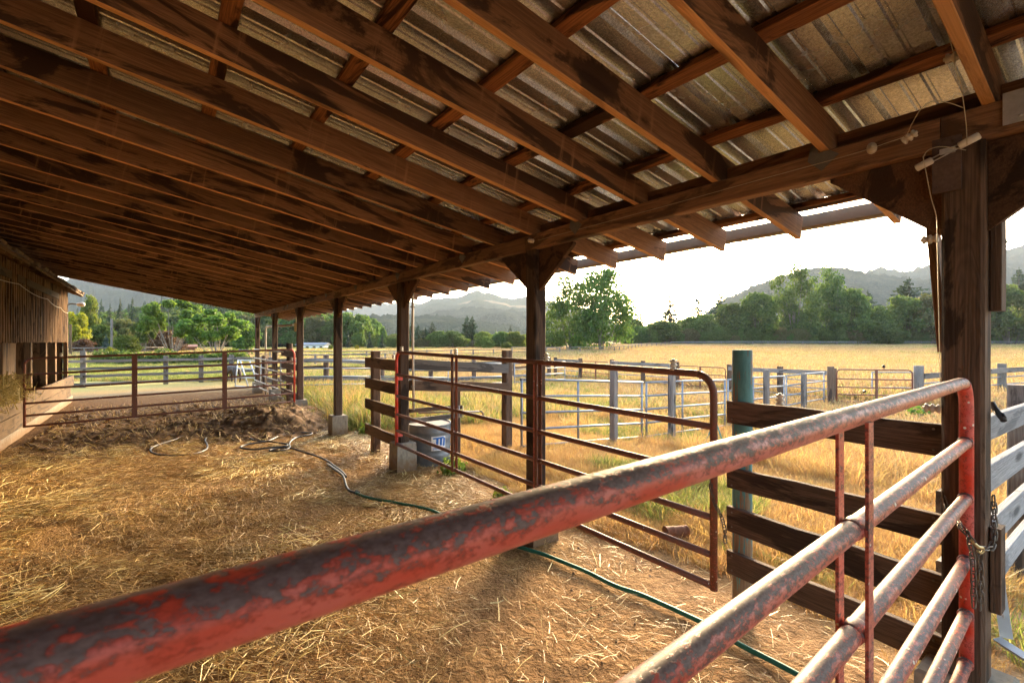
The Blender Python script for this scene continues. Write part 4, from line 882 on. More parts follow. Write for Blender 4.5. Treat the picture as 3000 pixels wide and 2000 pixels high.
# leaning white panel, calf, cattle, birds
lp = thing('steel_hurdle', 'white steel frame panel leaning at the end of the shed', 'panel', (2.8, 21.5, 0))
a, b = Vector((2.50, 22.3, 0.05)), Vector((3.15, 20.75, 0.05)); tl = Vector((0.12, 0.25, 1.03))
Q = lambda u, v: a+(b-a)*u+tl*v
for u, v, p, q in ((0, 0, 1, 0), (0, 1, 1, 1), (0, 0, 0, 1), (1, 0, 1, 1), (0, .35, 1, .35), (0, .68, 1, .68), (0.1, 1, .55, 0), (0.5, 1, 0.98, 0)):
    MB().tube([Q(u, v), Q(p, q)], 0.024, 6).build('bar', M_PANELW, lp)
def beast(name, label, cat, x, y, heading, s, mat, lying=False, group=None):
    z = gz(x, y); me = bpy.data.meshes.new(name)
    P = [(0, 0, .62, .17), (-.30, 0, .63, .18), (-.52, 0, .64, .14), (.28, 0, .64, .17), (.50, 0, .70, .12), (.68, 0, .84, .085), (.82, 0, .92, .085), (.98, 0, .84, .055), (1.03, 0, .80, .045)]
    E_ = [(0, 1), (1, 2), (0, 3), (3, 4), (4, 5), (5, 6), (6, 7), (7, 8)]
    def leg(root, side, fx):
        b = len(P)
        if lying: P.extend([(fx, side*.15, .42, .075), (fx+.16, side*.20, .36, .05), (fx-.04, side*.22, .31, .04)])
        elif fx > 0: P.extend([(fx, side*.11, .45, .075), (fx+.015, side*.11, .26, .042), (fx, side*.11, .08, .032), (fx+.03, side*.11, .02, .04)])
        else: P.extend([(fx+.03, side*.11, .48, .10), (fx-.07, side*.11, .28, .045), (fx-.02, side*.11, .08, .034), (fx+.02, side*.11, .02, .04)])
        k = len(P)-b; E_.append((root, b)); E_.extend([(b+i, b+i+1) for i in range(k-1)])
    for sd_ in (-1, 1): leg(3, sd_, .28); leg(2, sd_, -.46)
    b = len(P); P.extend([(-.66, 0, .66, .03), (-.70, 0, .45, .02), (-.70, 0, .30, .03)]); E_.extend([(2, b), (b, b+1), (b+1, b+2)])
    for sd_ in (-1, 1): b = len(P); P.extend([(.76, sd_*.09, .95, .025), (.73, sd_*.17, .97, .018)]); E_.extend([(6, b), (b, b+1)])
    dz = -0.27 if lying else 0
    me.from_pydata([(p[0]*s, p[1]*s, (p[2]+dz)*s) for p in P], E_, []); me.materials.append(mat)
    o = bpy.data.objects.new(name, me); sk = o.modifiers.new('skin', 'SKIN'); ss = o.modifiers.new('sub', 'SUBSURF'); ss.levels = ss.render_levels = 1
    for i, p in enumerate(P): me.skin_vertices[0].data[i].radius = (p[3]*s, p[3]*s)
    me.skin_vertices[0].data[0].use_root = True
    link(o, None, Matrix.Translation((x, y, z)) @ Matrix.Rotation(heading, 4, 'Z')); return tag(o, label, cat, group)
x, y = at(21.3, 681); beast('calf', 'dark brown calf standing behind the leaning white panel', 'calf', x, y, 1.9, 0.95, M_HIDE)
for px, d, hd, l in ((716, 74, 0.4, 'black cow lying in the field, left one of the two nearest the barn'), (742, 77, 3.3, 'black cow lying in the field, right one of the two nearest the barn'),
                     (818, 74, 0.6, 'black cow lying beside the fifth shed post'), (846, 76, 3.4, 'black cow lying just left of the round fence post')):
    x, y = at(d, px); beast('cow', l, 'cow', x, y, hd, 1.35, M_BLACKHIDE, True, 'black cattle resting in the field')
def bird(p, hd, label):
    s = 0.12; t = thing('blackbird', label, 'bird', p, 'blackbirds in the pen', hd)
    M0 = Matrix.Translation(Vector(p)) @ Matrix.Rotation(hd, 4, 'Z')
    R_ = Matrix.Translation((0, 0, .085)) @ Matrix.Rotation(math.radians(-18), 4, 'Y') @ Matrix.Rotation(PI/2, 4, 'Y')
    m = MB().lathe([(0.004, -.20), (0.016, -.19), (0.018, -.10), (0.036, -.05), (0.046, 0.0), (0.043, .04), (0.030, .075), (0.031, .095), (0.027, .12), (0.012, .135), (0.003, .165)], 10, R_)
    m.build('bird_body', M_FEATHER, t, M0)
    for sg in (-1, 1):
        w_ = MB(); w_.add([(0.05, sg*.040, .10), (-.02, sg*.054, .095), (-.13, sg*.030, .055), (-.05, sg*.046, .06), (0.03, sg*.048, .065)], [(0, 1, 2, 3, 4)]); w_.build('wing', M_FEATHER, t, M0)
        MB().tube([(0, sg*.018, .05), (0.005, sg*.018, 0)], 0.004, 4).build('leg', M_FEATHER, t, M0)
bird(PG(1.32, 1.24)+Vector((0, 0, 0.021)), 3.4, 'blackbird perched on top of the rusty field gate'); bird(PG(0.78, 0.45)+Vector((0, 0, 0.021)), 3.6, 'blackbird on a lower rail of the rusty field gate')
# poles and far buildings
x, y = at(62, 327); pl = round_post('utility_pole', x, y, -0.2, CAM_H+66*62/FPX, 0.13, W_GREY, None); tag(pl, 'tall grey wooden pole between the garden trees', 'pole')
x, y = at(58, 206); pl = round_post('utility_pole', x, y, -0.2, CAM_H+50*58/FPX, 0.14, W_KICK, None); tag(pl, 'short pale pole in front of the yellow-green tree by the barn', 'pole')
def building(name, label, px, d, L, W, H, roofh, rot, mw, mr, nwin, cat='house'):
    x, y = at(d, px); z = gz(x, y)-0.2; t = thing(name, label, cat, (x, y, z), None, rot)
    M = Matrix.Translation((x, y, z)) @ Matrix.Rotation(rot, 4, 'Z')
    MB().box(0, 0, H/2, L, W, H).build('wall', mw, t, M)
    m = MB(); o = 0.4; a, b = L/2+o, W/2+o
    m.add([(-a, -b, H-.1), (a, -b, H-.1), (a, b, H-.1), (-a, b, H-.1), (-a, 0, H+roofh), (a, 0, H+roofh), (-a, -b, H+.05), (a, -b, H+.05), (a, b, H+.05), (-a, b, H+.05)],
          [(0, 3, 2, 1), (0, 1, 7, 6), (2, 3, 9, 8), (6, 7, 5, 4), (8, 9, 4, 5), (0, 6, 4, 9, 3), (1, 2, 8, 5, 7)]); m.build('roof', mr, t, M)
    for k in range(nwin):
        xx = -L/2+L*(k+0.5)/nwin; w_ = MB().box(xx, -W/2-0.02, H*0.55, 0.9, 0.05, H*0.35).build('window', M_PANE, t, M)
building('farmhouse', 'long low white farmhouse with grey roof between two shed posts', 918, 150, 8.5, 4, 1.5, 0.7, -YAW, M_HOUSEW, M_HOUSER, 4)
building('farmhouse', 'tiny white house half hidden in trees behind the tank', 1272, 190, 6, 4, 2.0, 0.9, -YAW, M_HOUSEW, M_HOUSER, 2)
building('small_shed', 'small reddish shed at the foot of the pale-barked tree', 545, 84, 2.6, 2.0, 1.15, 0.4, -YAW+0.6, M_SHEDR, M_SHEDR, 1, 'shed')
# ------------------------------------------------------------------ trees
def crown_mesh(name, lobes, n, leaf, mat, seed, flat=0.35, inner=0.25, droop=0.0):
    r = np.random.default_rng(seed); L = np.array(lobes, float)           # cx cy cz rx ry rz
    wgt = (L[:, 3]*L[:, 4]*L[:, 5])**0.66; idx = r.choice(len(L), n, p=wgt/wgt.sum()); l = L[idx]
    d = r.normal(size=(n, 3)); d /= np.linalg.norm(d, axis=1)[:, None]
    rr = np.where(r.random(n) < inner, r.random(n)**0.5*0.8, 0.72+0.36*r.random(n))
    ph = 1+0.22*np.sin(d[:, 0]*7+seed)*np.sin(d[:, 1]*6+idx)+0.15*np.sin(d[:, 2]*9+idx*2)
    P = l[:, :3]+d*l[:, 3:]*(rr*ph)[:, None]; P[:, 2] -= droop*r.random(n)
    nn = d*0.9+r.normal(size=(n, 3))*0.7; nn[:, 2] += flat; nn /= np.linalg.norm(nn, axis=1)[:, None]
    u = np.cross(nn, r.normal(size=(n, 3))); u /= np.linalg.norm(u, axis=1)[:, None]+1e-9; v = np.cross(nn, u)
    s = leaf*(0.55+0.9*r.random(n))[:, None]; a = s*u*0.5; b = s*v*0.5
    k = nn*s*0.22
    V = np.stack([P-a*1.25, P-b*0.85+k, P+a*1.25, P+b*0.85+k], 1).reshape(-1, 3)
    F = np.arange(4*n).reshape(-1, 4)
    return npmesh(name, V, F, mat)
def trunk_mesh(name, H, r0, lobes, mat, seed, lean=0.0, clear=0.35, multi=1):
    q = random.Random(seed); m = MB()
    for k in range(multi):
        ox = (k-(multi-1)/2)*r0*2.4; ln = lean+ox*0.25
        pts = [(ox+q.uniform(-.02, .02)*H*t+ln*t, q.uniform(-.015, .015)*H*t, H*t*0.85-0.3) for t in (0, .08, .25, .45, .65, .85, 1)]
        m.tube(pts, [r0*1.5/(multi**.5), r0/(multi**.5), r0*.85/(multi**.5), r0*.65/(multi**.5), r0*.45/(multi**.5), r0*.25/(multi**.5), r0*.08], 7)
        for c in lobes[k::multi]:
            c = Vector(c[:3]); st = min(max(clear, 0.55*c.z/H), 0.7); i = st*6; b = Vector(pts[min(5, int(i))])
            mid = b*0.5+c*0.5+Vector((q.uniform(-.05, .05)*H, q.uniform(-.05, .05)*H, -0.03*H))
            m.tube([b, mid, c, c+(c-mid)*0.3+Vector((0, 0, .03*H))], [r0*.36, r0*.20, r0*.09, r0*.02], 5)
    return m.mesh(name, mat)
def lobes_round(seed, n=9, w=1.0, base=0.30, top=1.0, spread=0.30, size=0.24):    # unit tree: height 1, half-width w/2
    q = random.Random(seed); out = []
    for k in range(n):
        t = (k+0.5)/n; z = base+(top-base)*t*0.86; prof = math.sin(PI*min(1, 0.22+0.72*t))**0.7
        a = k*2.4+q.uniform(-.5, .5); rr = spread*w*prof*(0.55+0.6*q.random())
        s_ = size*(0.75+0.5*q.random())*(0.6+0.4*prof); out.append((rr*math.cos(a), rr*math.sin(a), z, s_*w, s_*w, s_*0.72))
    return out
def lobes_tall(seed, n=14, w=0.6): 
    q = random.Random(seed); out = []
    for k in range(n):
        t = (k+0.5)/n; z = 0.12+0.80*t+q.uniform(-.06, .06); prof = (math.sin(PI*min(1, 0.18+0.74*t)))**0.6; a = k*2.4+q.uniform(-.6, .6)
        rr = 0.34*w*prof*(0.3+0.8*q.random()); s_ = (0.060+0.075*q.random())*(1.1-0.35*t); out.append((rr*math.cos(a), rr*math.sin(a), z, s_*(0.8+w*.6), s_*(0.8+w*.6), s_*1.25))
    return out
def conifer_mesh(name, mat, seed, n_lev=26, w=0.32, gap=0.0, per=9, base=0.08, pine=False):
    q = np.random.default_rng(seed); V = []; F = []
    for k in range(n_lev):
        t = k/(n_lev-1); z = base+(1-base)*t
        R = w*0.5*((1-t)**(0.55 if pine else 0.85)+0.03)*(0.7+0.5*q.random())
        if pine: R *= 0.55+0.75*math.sin(PI*min(1, 0.12+0.85*t))
        for b in range(max(4, int(per*(1-t*0.5)))):
            if q.random() < gap: continue
            a = q.random()*2*PI; L = R*(0.65+0.5*q.random()); dz = -0.10*L*2+(0.25*L if pine else 0)
            nseg = 4
            for s_ in range(nseg):
                f0, f1 = s_/nseg, (s_+1.15)/nseg; wd = L*0.20*(1-0.6*f0)+0.006; ca, sa = math.cos(a), math.sin(a)
                for tw in (-1, 1):
                    o = tw*wd*(0.7+0.5*q.random()); i = len(V); zz = z+dz*f0+q.normal()*0.006
                    V += [(ca*L*f0, sa*L*f0, zz), (ca*L*f1-sa*o*.2, sa*L*f1+ca*o*.2, z+dz*f1), (ca*L*(f0+f1)/2-sa*o, sa*L*(f0+f1)/2+ca*o, zz-0.012-0.02*q.random()+0.012*(tw if pine else 0)), (ca*L*f0*.9-sa*o*.6, sa*L*f0*.9+ca*o*.6, zz-0.006)]
                    F.append((i, i+1, i+2, i+3))
    return npmesh(name, V, F, mat)
PROTO = {}
def proto(kind):
    if kind in PROTO: return PROTO[kind]
    s = sum(ord(c) for c in kind)
    if kind.startswith(('fir', 'bluefir', 'pine', 'spire')):
        mat = L_BLUEFIR if kind.startswith('blue') else L_FIR; pine = kind.startswith('pine'); sp_ = kind.startswith('spire')
        c = conifer_mesh('crown', mat, s, 30 if not pine else 22, 1.0, 0.25 if pine else 0.08, 12, 0.30 if pine else (0.02 if sp_ else 0.06), pine)
        t = MB().tube([(0, 0, -0.03), (0, 0, 0.4), (0, 0, 0.97)], [0.028, 0.018, 0.003], 6).mesh('trunk', M_BARK)
    else:
        base, leafm = kind.split(':'); lm = {'mid': L_MID, 'dark': L_DARK, 'bright': L_BRIGHT, 'yellow': L_YELLOW, 'olive': L_OLIVE, 'brown': L_BROWN}[leafm[:6].rstrip('0123456789')]
        bark = M_PALEBARK if base in ('walnut', 'cotton') else M_BARK
        if base == 'cotton': lb = lobes_tall(s, 26, 1.15); lb = [(q[0]*1.12, q[1]*1.12, q[2], q[3]*1.2, q[4]*1.2, q[5]*1.1) for q in lb] if 'mid' in leafm else lb; n, lf, multi, cl = 9500, 0.028, 2, 0.15
        elif base == 'oak': lb = lobes_round(s, 15, 1.0, 0.20, 1.0, 0.36, 0.18); n, lf, multi, cl = 9000, 0.042, 1, 0.22
        elif base == 'walnut': lb = lobes_round(s, 15, 1.0, 0.36, 1.0, 0.44, 0.125); n, lf, multi, cl = 9000, 0.042, 1, 0.34
        elif base == 'poplar': lb = lobes_tall(s, 15, 0.8); n, lf, multi, cl = 7000, 0.038, 1, 0.2
        else: lb = lobes_round(s, 11, 1.0, 0.05, 0.95, 0.34, 0.22); n, lf, multi, cl = 5000, 0.050, 1, 0.05
        c = crown_mesh('crown', lb, n, lf, lm, s, inner=0.18 if base == 'bush' else 0.30)
        t = trunk_mesh('trunk', 1.0, 0.022 if base != 'bush' else 0.012, lb, bark, s, 0.0, cl, multi)
    PROTO[kind] = (c, t); return PROTO[kind]
def tree(name, label, px, d, top, width, kind, group=None, cat='tree', sink=0.0, lean=0.0):
    x, y = at(d, px); z = gz(x, y)-sink; H = CAM_H+(1000-top)*d/FPX-z; W = width*d/FPX
    t = thing(name, label, cat, (x, y, z), group); c, k = proto(kind); rot = rnd.uniform(0, 6.28)
    M = Matrix.Translation((x, y, z)) @ Matrix.Rotation(lean, 4, 'Y') @ Matrix.Rotation(rot, 4, 'Z') @ Matrix.Diagonal((W, W, H, 1))
    mesh_obj('trunk', k, t, M); mesh_obj('crown', c, t, M); return t
LG, CG, RG = 'garden trees beyond the left gate', 'trees along the middle of the valley floor', 'tall tree line on the right'
for a in [('broadleaf_tree', 'yellow-green tree touching the barn corner', 222, 70, 908, 78, 'oak:yellow', LG),
          ('broadleaf_tree', 'tall bright green tree just right of the barn eave', 265, 84, 862, 92, 'poplar:bright', LG),
          ('conifer', 'dark fir behind the tall bright tree, nearest the barn', 322, 118, 886, 44, 'fir1', LG), ('conifer', 'pointed dark fir in the middle of the left three', 352, 122, 873, 46, 'fir2', LG),
          ('conifer', 'broad brownish fir, right one of the left three', 388, 118, 872, 56, 'fir3', LG),
          ('broadleaf_tree', 'dark round tree behind the tall wooden pole', 298, 80, 948, 96, 'oak:dark', LG), ('broadleaf_tree', 'olive green tree above the bright round bush', 356, 86, 928, 100, 'oak:olive', LG),
          ('shrub', 'reddish brown shrub beside the barn', 248, 68, 988, 74, 'bush:brown', None, 'shrub'), ('conifer', 'small bluish conifer left of the tall pole', 310, 67, 978, 34, 'bluefir', LG),
          ('shrub', 'bright green round bush right of the tall pole', 372, 64, 976, 82, 'bush:bright', None, 'shrub'), ('broadleaf_tree', 'slim young green tree left of the pale-barked tree', 424, 72, 930, 62, 'walnut:mid', LG),
          ('broadleaf_tree', 'pale-barked tree with airy green crown in front of a red-brown bush', 505, 68, 868, 160, 'walnut:bright', LG), ('shrub', 'large red-brown bush under the pale-barked tree', 482, 76, 962, 112, 'bush:brown2', None, 'shrub'),
          ('broadleaf_tree', 'widest bright green tree at the left, with pale forked stems', 632, 64, 900, 180, 'walnut:bright2', LG), ('broadleaf_tree', 'soft green tree behind between the two pale-barked trees', 572, 105, 905, 100, 'oak:mid2', LG),
          ('broadleaf_tree', 'low green tree at the right of the widest bright tree', 715, 88, 930, 90, 'oak:mid', LG),
          ('broadleaf_tree', 'dark tree filling the gap behind the red-brown shrub', 405, 92, 955, 80, 'oak:dark2', LG),
          ('bush', 'small yellowish bush at the foot of the tall pole', 322, 58, 1012, 24, 'bush:yellow', None, 'shrub')]: tree(*a)
for a in [('conifer', 'narrow dark cypress right of the fourth shed post', 1020, 150, 962, 22, 'spire1', CG), ('broadleaf_tree', 'green tree right of the narrow cypress', 1052, 150, 972, 52, 'oak:mid', CG), ('conifer', 'dark cone-shaped tree left of the twin domed tree', 1082, 145, 976, 34, 'spire2', CG),
          ('broadleaf_tree', 'domed tree rising highest between fourth and third shed posts', 1122, 150, 955, 44, 'poplar:mid', CG), ('conifer', 'dark cone-shaped tree below the domed tree', 1120, 140, 980, 30, 'spire3', CG), ('broadleaf_tree', 'round green tree just left of the third shed post', 1150, 150, 985, 44, 'oak:mid2', CG),
          ('shrub', 'bright lone bush left of the fourth shed post', 967, 118, 1008, 16, 'bush:bright', None, 'shrub'), ('shrub', 'small yellow bush in the field left of the third post', 1045, 118, 1008, 14, 'bush:yellow', None, 'shrub'),
          ('pine_tree', 'tall dark pine right beside the third shed post', 1207, 155, 938, 30, 'pine1', CG), ('pine_tree', 'thin pine second to the right of the third shed post', 1225, 160, 949, 26, 'pine2', CG), ('pine_tree', 'shorter pine with ragged crown, third from the third post', 1245, 158, 957, 30, 'pine3', CG), ('pine_tree', 'open-crowned pine standing alone above the broadleaf row', 1267, 160, 941, 30, 'pine1', CG),
          ('pine_tree', 'big twin-topped dark pine, tallest of the middle row', 1368, 158, 922, 34, 'pine2', CG), ('pine_tree', 'second stem of the tallest pair of pines', 1384, 158, 924, 34, 'pine3', CG),
          ('broadleaf_tree', 'thin brownish tree under the small pines', 1236, 148, 990, 48, 'walnut:olive', CG), ('broadleaf_tree', 'green tree in front of the open-crowned pine', 1282, 150, 966, 70, 'oak:mid', CG), ('broadleaf_tree', 'broad green tree left of the twin pines', 1328, 148, 968, 80, 'oak:mid3', CG),
          ('broadleaf_tree', 'bright green tree right of the twin pines', 1415, 146, 968, 64, 'oak:bright', CG), ('shrub', 'bright bush in front of the row, left of the middle shed post', 1428, 138, 982, 46, 'bush:bright2', None, 'shrub'), ('broadleaf_tree', 'dark green tree second from the middle shed post', 1468, 146, 970, 64, 'oak:mid2', CG),
          ('broadleaf_tree', 'bright rounded tree touching the middle shed post', 1508, 144, 968, 66, 'oak:bright', CG), ('shrub', 'small round bush at the foot of the row beside the middle post', 1488, 132, 1000, 34, 'bush:bright', None, 'shrub'), ('conifer', 'dark fir tip rising behind the row next to the middle post', 1495, 175, 950, 30, 'fir1', CG)]: tree(*a)
for a in [('cottonwood', 'big tall cottonwood with dark double trunk, right behind the middle shed post', 1672, 108, 812, 185, 'cotton:mid', 'big cottonwoods in the field'), ('cottonwood', 'largest cottonwood with airy top standing right of its double-trunked neighbour', 1762, 104, 776, 190, 'cotton:mid2', 'big cottonwoods in the field'),
          ('conifer', 'dark fir at the right edge of the big cottonwoods', 1836, 190, 885, 56, 'fir2', RG), ('conifer', 'second dark fir right of the big cottonwoods', 1852, 195, 896, 50, 'fir3', RG), ('conifer', 'slim fir standing free against the white sky', 1877, 190, 886, 56, 'spire1', RG),
          ('broadleaf_tree', 'rounded green tree at the left end of the right tree line', 1880, 176, 952, 80, 'oak:mid', RG), ('conifer', 'ragged fir with spreading top behind the forked tree', 1962, 195, 860, 130, 'fir2', RG), ('broadleaf_tree', 'dark forked tree with pale trunk at the field edge', 1948, 172, 938, 130, 'oak:dark', RG),
          ('conifer', 'tidy pointed fir between two ragged ones', 2046, 200, 848, 105, 'fir1', RG), ('conifer', 'ragged fir right of the tidy pointed fir', 2110, 198, 832, 105, 'fir3', RG), ('broadleaf_tree', 'broad tree under the tidy pointed fir', 2050, 176, 920, 130, 'oak:mid2', RG), ('broadleaf_tree', 'tall oak left of the turquoise post top', 2140, 178, 885, 120, 'oak:dark2', RG),
          ('broadleaf_tree', 'rounded dark oak above the turquoise post', 2222, 172, 850, 140, 'oak:dark', RG), ('cottonwood', 'giant cottonwood with pale trunk, tallest of the right tree line', 2325, 176, 774, 165, 'cotton:dark', RG), ('cottonwood', 'tall cottonwood leaning right beside the giant one', 2428, 178, 788, 140, 'cotton:dark2', RG),
          ('broadleaf_tree', 'full green tree with bulging crown right of the tall cottonwoods', 2490, 174, 842, 120, 'oak:mid3', RG), ('pine_tree', 'small open pine in the dip of the right tree line', 2542, 192, 850, 70, 'pine2', RG), ('broadleaf_tree', 'low green tree under the small open pine', 2560, 174, 892, 96, 'oak:mid', RG),
          ('pine_tree', 'flat-topped pine standing above the rounded tree', 2664, 196, 812, 110, 'pine3', RG), ('broadleaf_tree', 'rounded bright tree below the flat-topped pine', 2655, 172, 864, 130, 'oak:mid2', RG), ('broadleaf_tree', 'lighter willow-like tree left of the corner post', 2738, 168, 848, 130, 'oak:olive', RG), ('broadleaf_tree', 'dark undergrowth tree below the lighter willow-like tree', 2600, 164, 940, 96, 'bush:dark', RG),
          ('broadleaf_tree', 'tree hidden half by the corner post', 2850, 172, 850, 130, 'oak:mid', RG), ('broadleaf_tree', 'big green tree right of the corner post', 2955, 166, 832, 150, 'oak:mid3', RG), ('pine_tree', 'dark pine tip above the big tree right of the corner post', 2985, 200, 783, 90, 'pine1', RG),
          ('broadleaf_tree', 'green tree at the right frame edge', 3060, 166, 850, 140, 'oak:mid2', RG)]: tree(*a)
# ------------------------------------------------------------------ scattered growth (stuff)
def scatter(name, protos, P, rz, scl, idx, label, cat, tilt=None):
    P = np.asarray(P, np.float32); n = len(P)
    me = bpy.data.meshes.new(name); me.vertices.add(n); me.vertices.foreach_set('co', P.ravel())
    r = np.zeros((n, 3), np.float32); r[:, 2] = rz
    if tilt is not None: r[:, 0] = tilt
    s = np.asarray(scl, np.float32); s = np.repeat(s[:, None], 3, 1) if s.ndim == 1 else s
    me.attributes.new('rot', 'FLOAT_VECTOR', 'POINT').data.foreach_set('vector', r.ravel())
    me.attributes.new('scl', 'FLOAT_VECTOR', 'POINT').data.foreach_set('vector', np.ascontiguousarray(s, np.float32).ravel())
    me.attributes.new('pick', 'INT', 'POINT').data.foreach_set('value', np.asarray(idx, np.int32))
    o = bpy.data.objects.new(name, me); link(o); tag(o, label, cat, kind='stuff')
    ng = bpy.data.node_groups.new(name, 'GeometryNodeTree')
    ng.interface.new_socket('Geometry', in_out='INPUT', socket_type='NodeSocketGeometry'); ng.interface.new_socket('Geometry', in_out='OUTPUT', socket_type='NodeSocketGeometry')
    nd = ng.nodes; gi = nd.new('NodeGroupInput'); go = nd.new('NodeGroupOutput'); ip = nd.new('GeometryNodeInstanceOnPoints'); jg = nd.new('GeometryNodeJoinGeometry')
    for p in reversed(protos):
        oi = nd.new('GeometryNodeObjectInfo'); oi.inputs['Object'].default_value = p; oi.inputs['As Instance'].default_value = True; ng.links.new(oi.outputs['Geometry'], jg.inputs[0])
    def attr(nm, ty):
        a = nd.new('GeometryNodeInputNamedAttribute'); a.data_type = ty; a.inputs['Name'].default_value = nm
        return next(q for q in a.outputs if q.enabled and q.name == 'Attribute')
    ng.links.new(gi.outputs[0], ip.inputs['Points']); ng.links.new(jg.outputs[0], ip.inputs['Instance']); ip.inputs['Pick Instance'].default_value = True
    ng.links.new(attr('pick', 'INT'), ip.inputs['Instance Index']); ng.links.new(attr('rot', 'FLOAT_VECTOR'), ip.inputs['Rotation']); ng.links.new(attr('scl', 'FLOAT_VECTOR'), ip.inputs['Scale'])
    ng.links.new(ip.outputs[0], go.inputs[0]); md = o.modifiers.new('scatter', 'NODES'); md.node_group = ng; return o
def hidden(name, me): return bpy.data.objects.new(name, me)     # source shape only, never linked to the scene
def tuft(name, n, h, spread, wid, mat, seed, lean=0.5, head=False):
    r = np.random.default_rng(seed); a = r.random(n)*2*PI; q = spread*np.sqrt(r.random(n)); b = np.stack([q*np.cos(a), q*np.sin(a), np.full(n, -0.02)], -1)
    H = h*(0.45+0.65*r.random(n)); dirs = a+r.normal(size=n)*0.9; ln = lean*(0.2+r.random(n))
    dx = np.stack([np.cos(dirs), np.sin(dirs), 0*dirs], -1); sd = np.stack([-np.sin(dirs+r.normal(size=n)), np.cos(dirs+r.normal(size=n)), 0*dirs], -1)*(wid*(0.6+0.7*r.random(n)))[:, None]
    up = np.array([0, 0, 1.0]); m1 = b+up*(H*0.5)[:, None]+dx*(H*ln*0.25)[:, None]; m2 = b+up*(H*(0.95-0.25*ln))[:, None]+dx*(H*ln*0.8)[:, None]
    hw = 1.5 if head else 0.8
    V = np.stack([b-sd, b+sd, m1-sd*0.85, m1+sd*0.85, m2-sd*hw*0.4, m2+sd*hw*0.4], 1).reshape(-1, 3); k = np.arange(n)[:, None]*6
    F = np.concatenate([k+np.array([[0, 1, 3, 2]]), k+np.array([[2, 3, 5, 4]])]); return hidden(name, npmesh(name, V, F, mat))
dry = [tuft('dry_tuft', 70, 0.17, 0.17, 0.0026, M_DRY, k, 1.0) for k in range(4)]+[tuft('dry_tuft', 40, 0.40, 0.14, 0.003, M_DRY, 10+k, 0.8, True) for k in range(3)]
grn = [tuft('green_tuft', 46, 0.36, 0.14, 0.005, M_GREENG, 20+k, 0.9) for k in range(3)]
fld = [tuft('field_tuft', 60, 0.55, 0.45, 0.010, M_DRYF, 30+k, 0.7, True) for k in range(4)]+[tuft('field_tuft', 44, 0.5, 0.45, 0.014, M_GREENG, 40, 0.8)]
fldfar = [tuft('field_tuft', 50, 0.55, 0.9, 0.035, M_DRYF, 50+k, 0.7, True) for k in range(3)]+[tuft('field_tuft', 40, 0.5, 0.9, 0.04, M_GREENG, 60, 0.8)]
def sector(n, d0, d1, px0, px1, pw=1.0):
    d = d0+(d1-d0)*nrg.random(n)**pw; px = px0+(px1-px0)*nrg.random(n); m = (px-1500)/FPX
    return d*(FW[0]+m*RT[0]), d*(FW[1]+m*RT[1])
def keep(*arrs, mask): return [a[mask] for a in arrs]
# near dry grass outside the posts
x = 3.25+9.5*nrg.random(42000)**1.25; y = 0.75+13.5*nrg.random(42000)
dens = fbm(x*0.9, y*0.9, 3)
m_ = (x > 3.3+0.5*fbm(y*1.3, y*0+3, 3)) & (nrg.random(len(x)) < np.clip(0.35+1.5*(dens-0.3), 0.1, 1)) & ~((np.abs(x-3.37) < 0.36) & (np.abs(y-6.78) < 0.45)) & ~((y > 4.8) & (y < 6.2) & (x < 3.7))
x, y = keep(x, y, mask=m_); z = ground_z(x, y); n = len(x)
tall = (x > 7.5) & (nrg.random(n) < 0.12+0.25*(fbm(x*.5, y*.5, 2) > .5)); idx = np.where(tall, nrg.integers(4, 7, n), nrg.integers(0, 4, n))
gr = (fbm(x*0.55+40, y*0.55, 3) > 0.60) & (x > 4.0) & (nrg.random(n) < 0.65); idx = np.where(gr, nrg.integers(7, 10, n), idx)
scatter('dry_grass', dry+grn, np.stack([x, y, z], -1), nrg.random(n)*6.28, (0.55+0.75*nrg.random(n))*np.where(x < 4.2, 0.7, 1.0)*np.where(gr, 0.62, 1.0), idx, 'golden dry grass growing outside the shed posts', 'grass')
# right-hand yard and grass by the grey fence
x = 3.3+7*nrg.random(5200); y = -2.5+3.4*nrg.random(5200); m_ = (nrg.random(len(x)) < 0.5*np.clip((y-0.1)*1.4, 0.0, 1)+0.08*(fbm(x*1.2, y*1.2, 2) > 0.55)+0.8*(x > 6)) & (x > 3.35)
x, y = keep(x, y, mask=m_); n = len(x)
scatter('yard_grass', dry[:4]+grn, np.stack([x, y, ground_z(x, y)], -1), nrg.random(n)*6.28, 0.3+0.4*nrg.random(n), np.where(nrg.random(n) < 0.15, nrg.integers(4, 7, n), nrg.integers(0, 4, n)), 'short yellow-green grass by the pale plank fence', 'grass')
# green rank grass between the posts on the left
x = 3.2+9*nrg.random(9000); y = 8.9+9.5*nrg.random(9000); m_ = (nrg.random(len(x)) < np.clip((fbm(x*.6, y*.6, 3)-0.30)*3.2, 0, 1)*np.clip((x-3.2)*1.2, 0, 1)) & (nrg.random(len(x)) < np.clip((y-8.9)*0.8, 0, 1))
x, y = keep(x, y, mask=m_); n = len(x)
scatter('green_grass', grn+dry[4:], np.stack([x, y, ground_z(x, y)], -1), nrg.random(n)*6.28, 0.8+0.8*nrg.random(n), np.where(nrg.random(n) < 0.75, nrg.integers(0, 3, n), nrg.integers(3, 6, n)), 'tall green grass beside the concrete footings', 'grass')
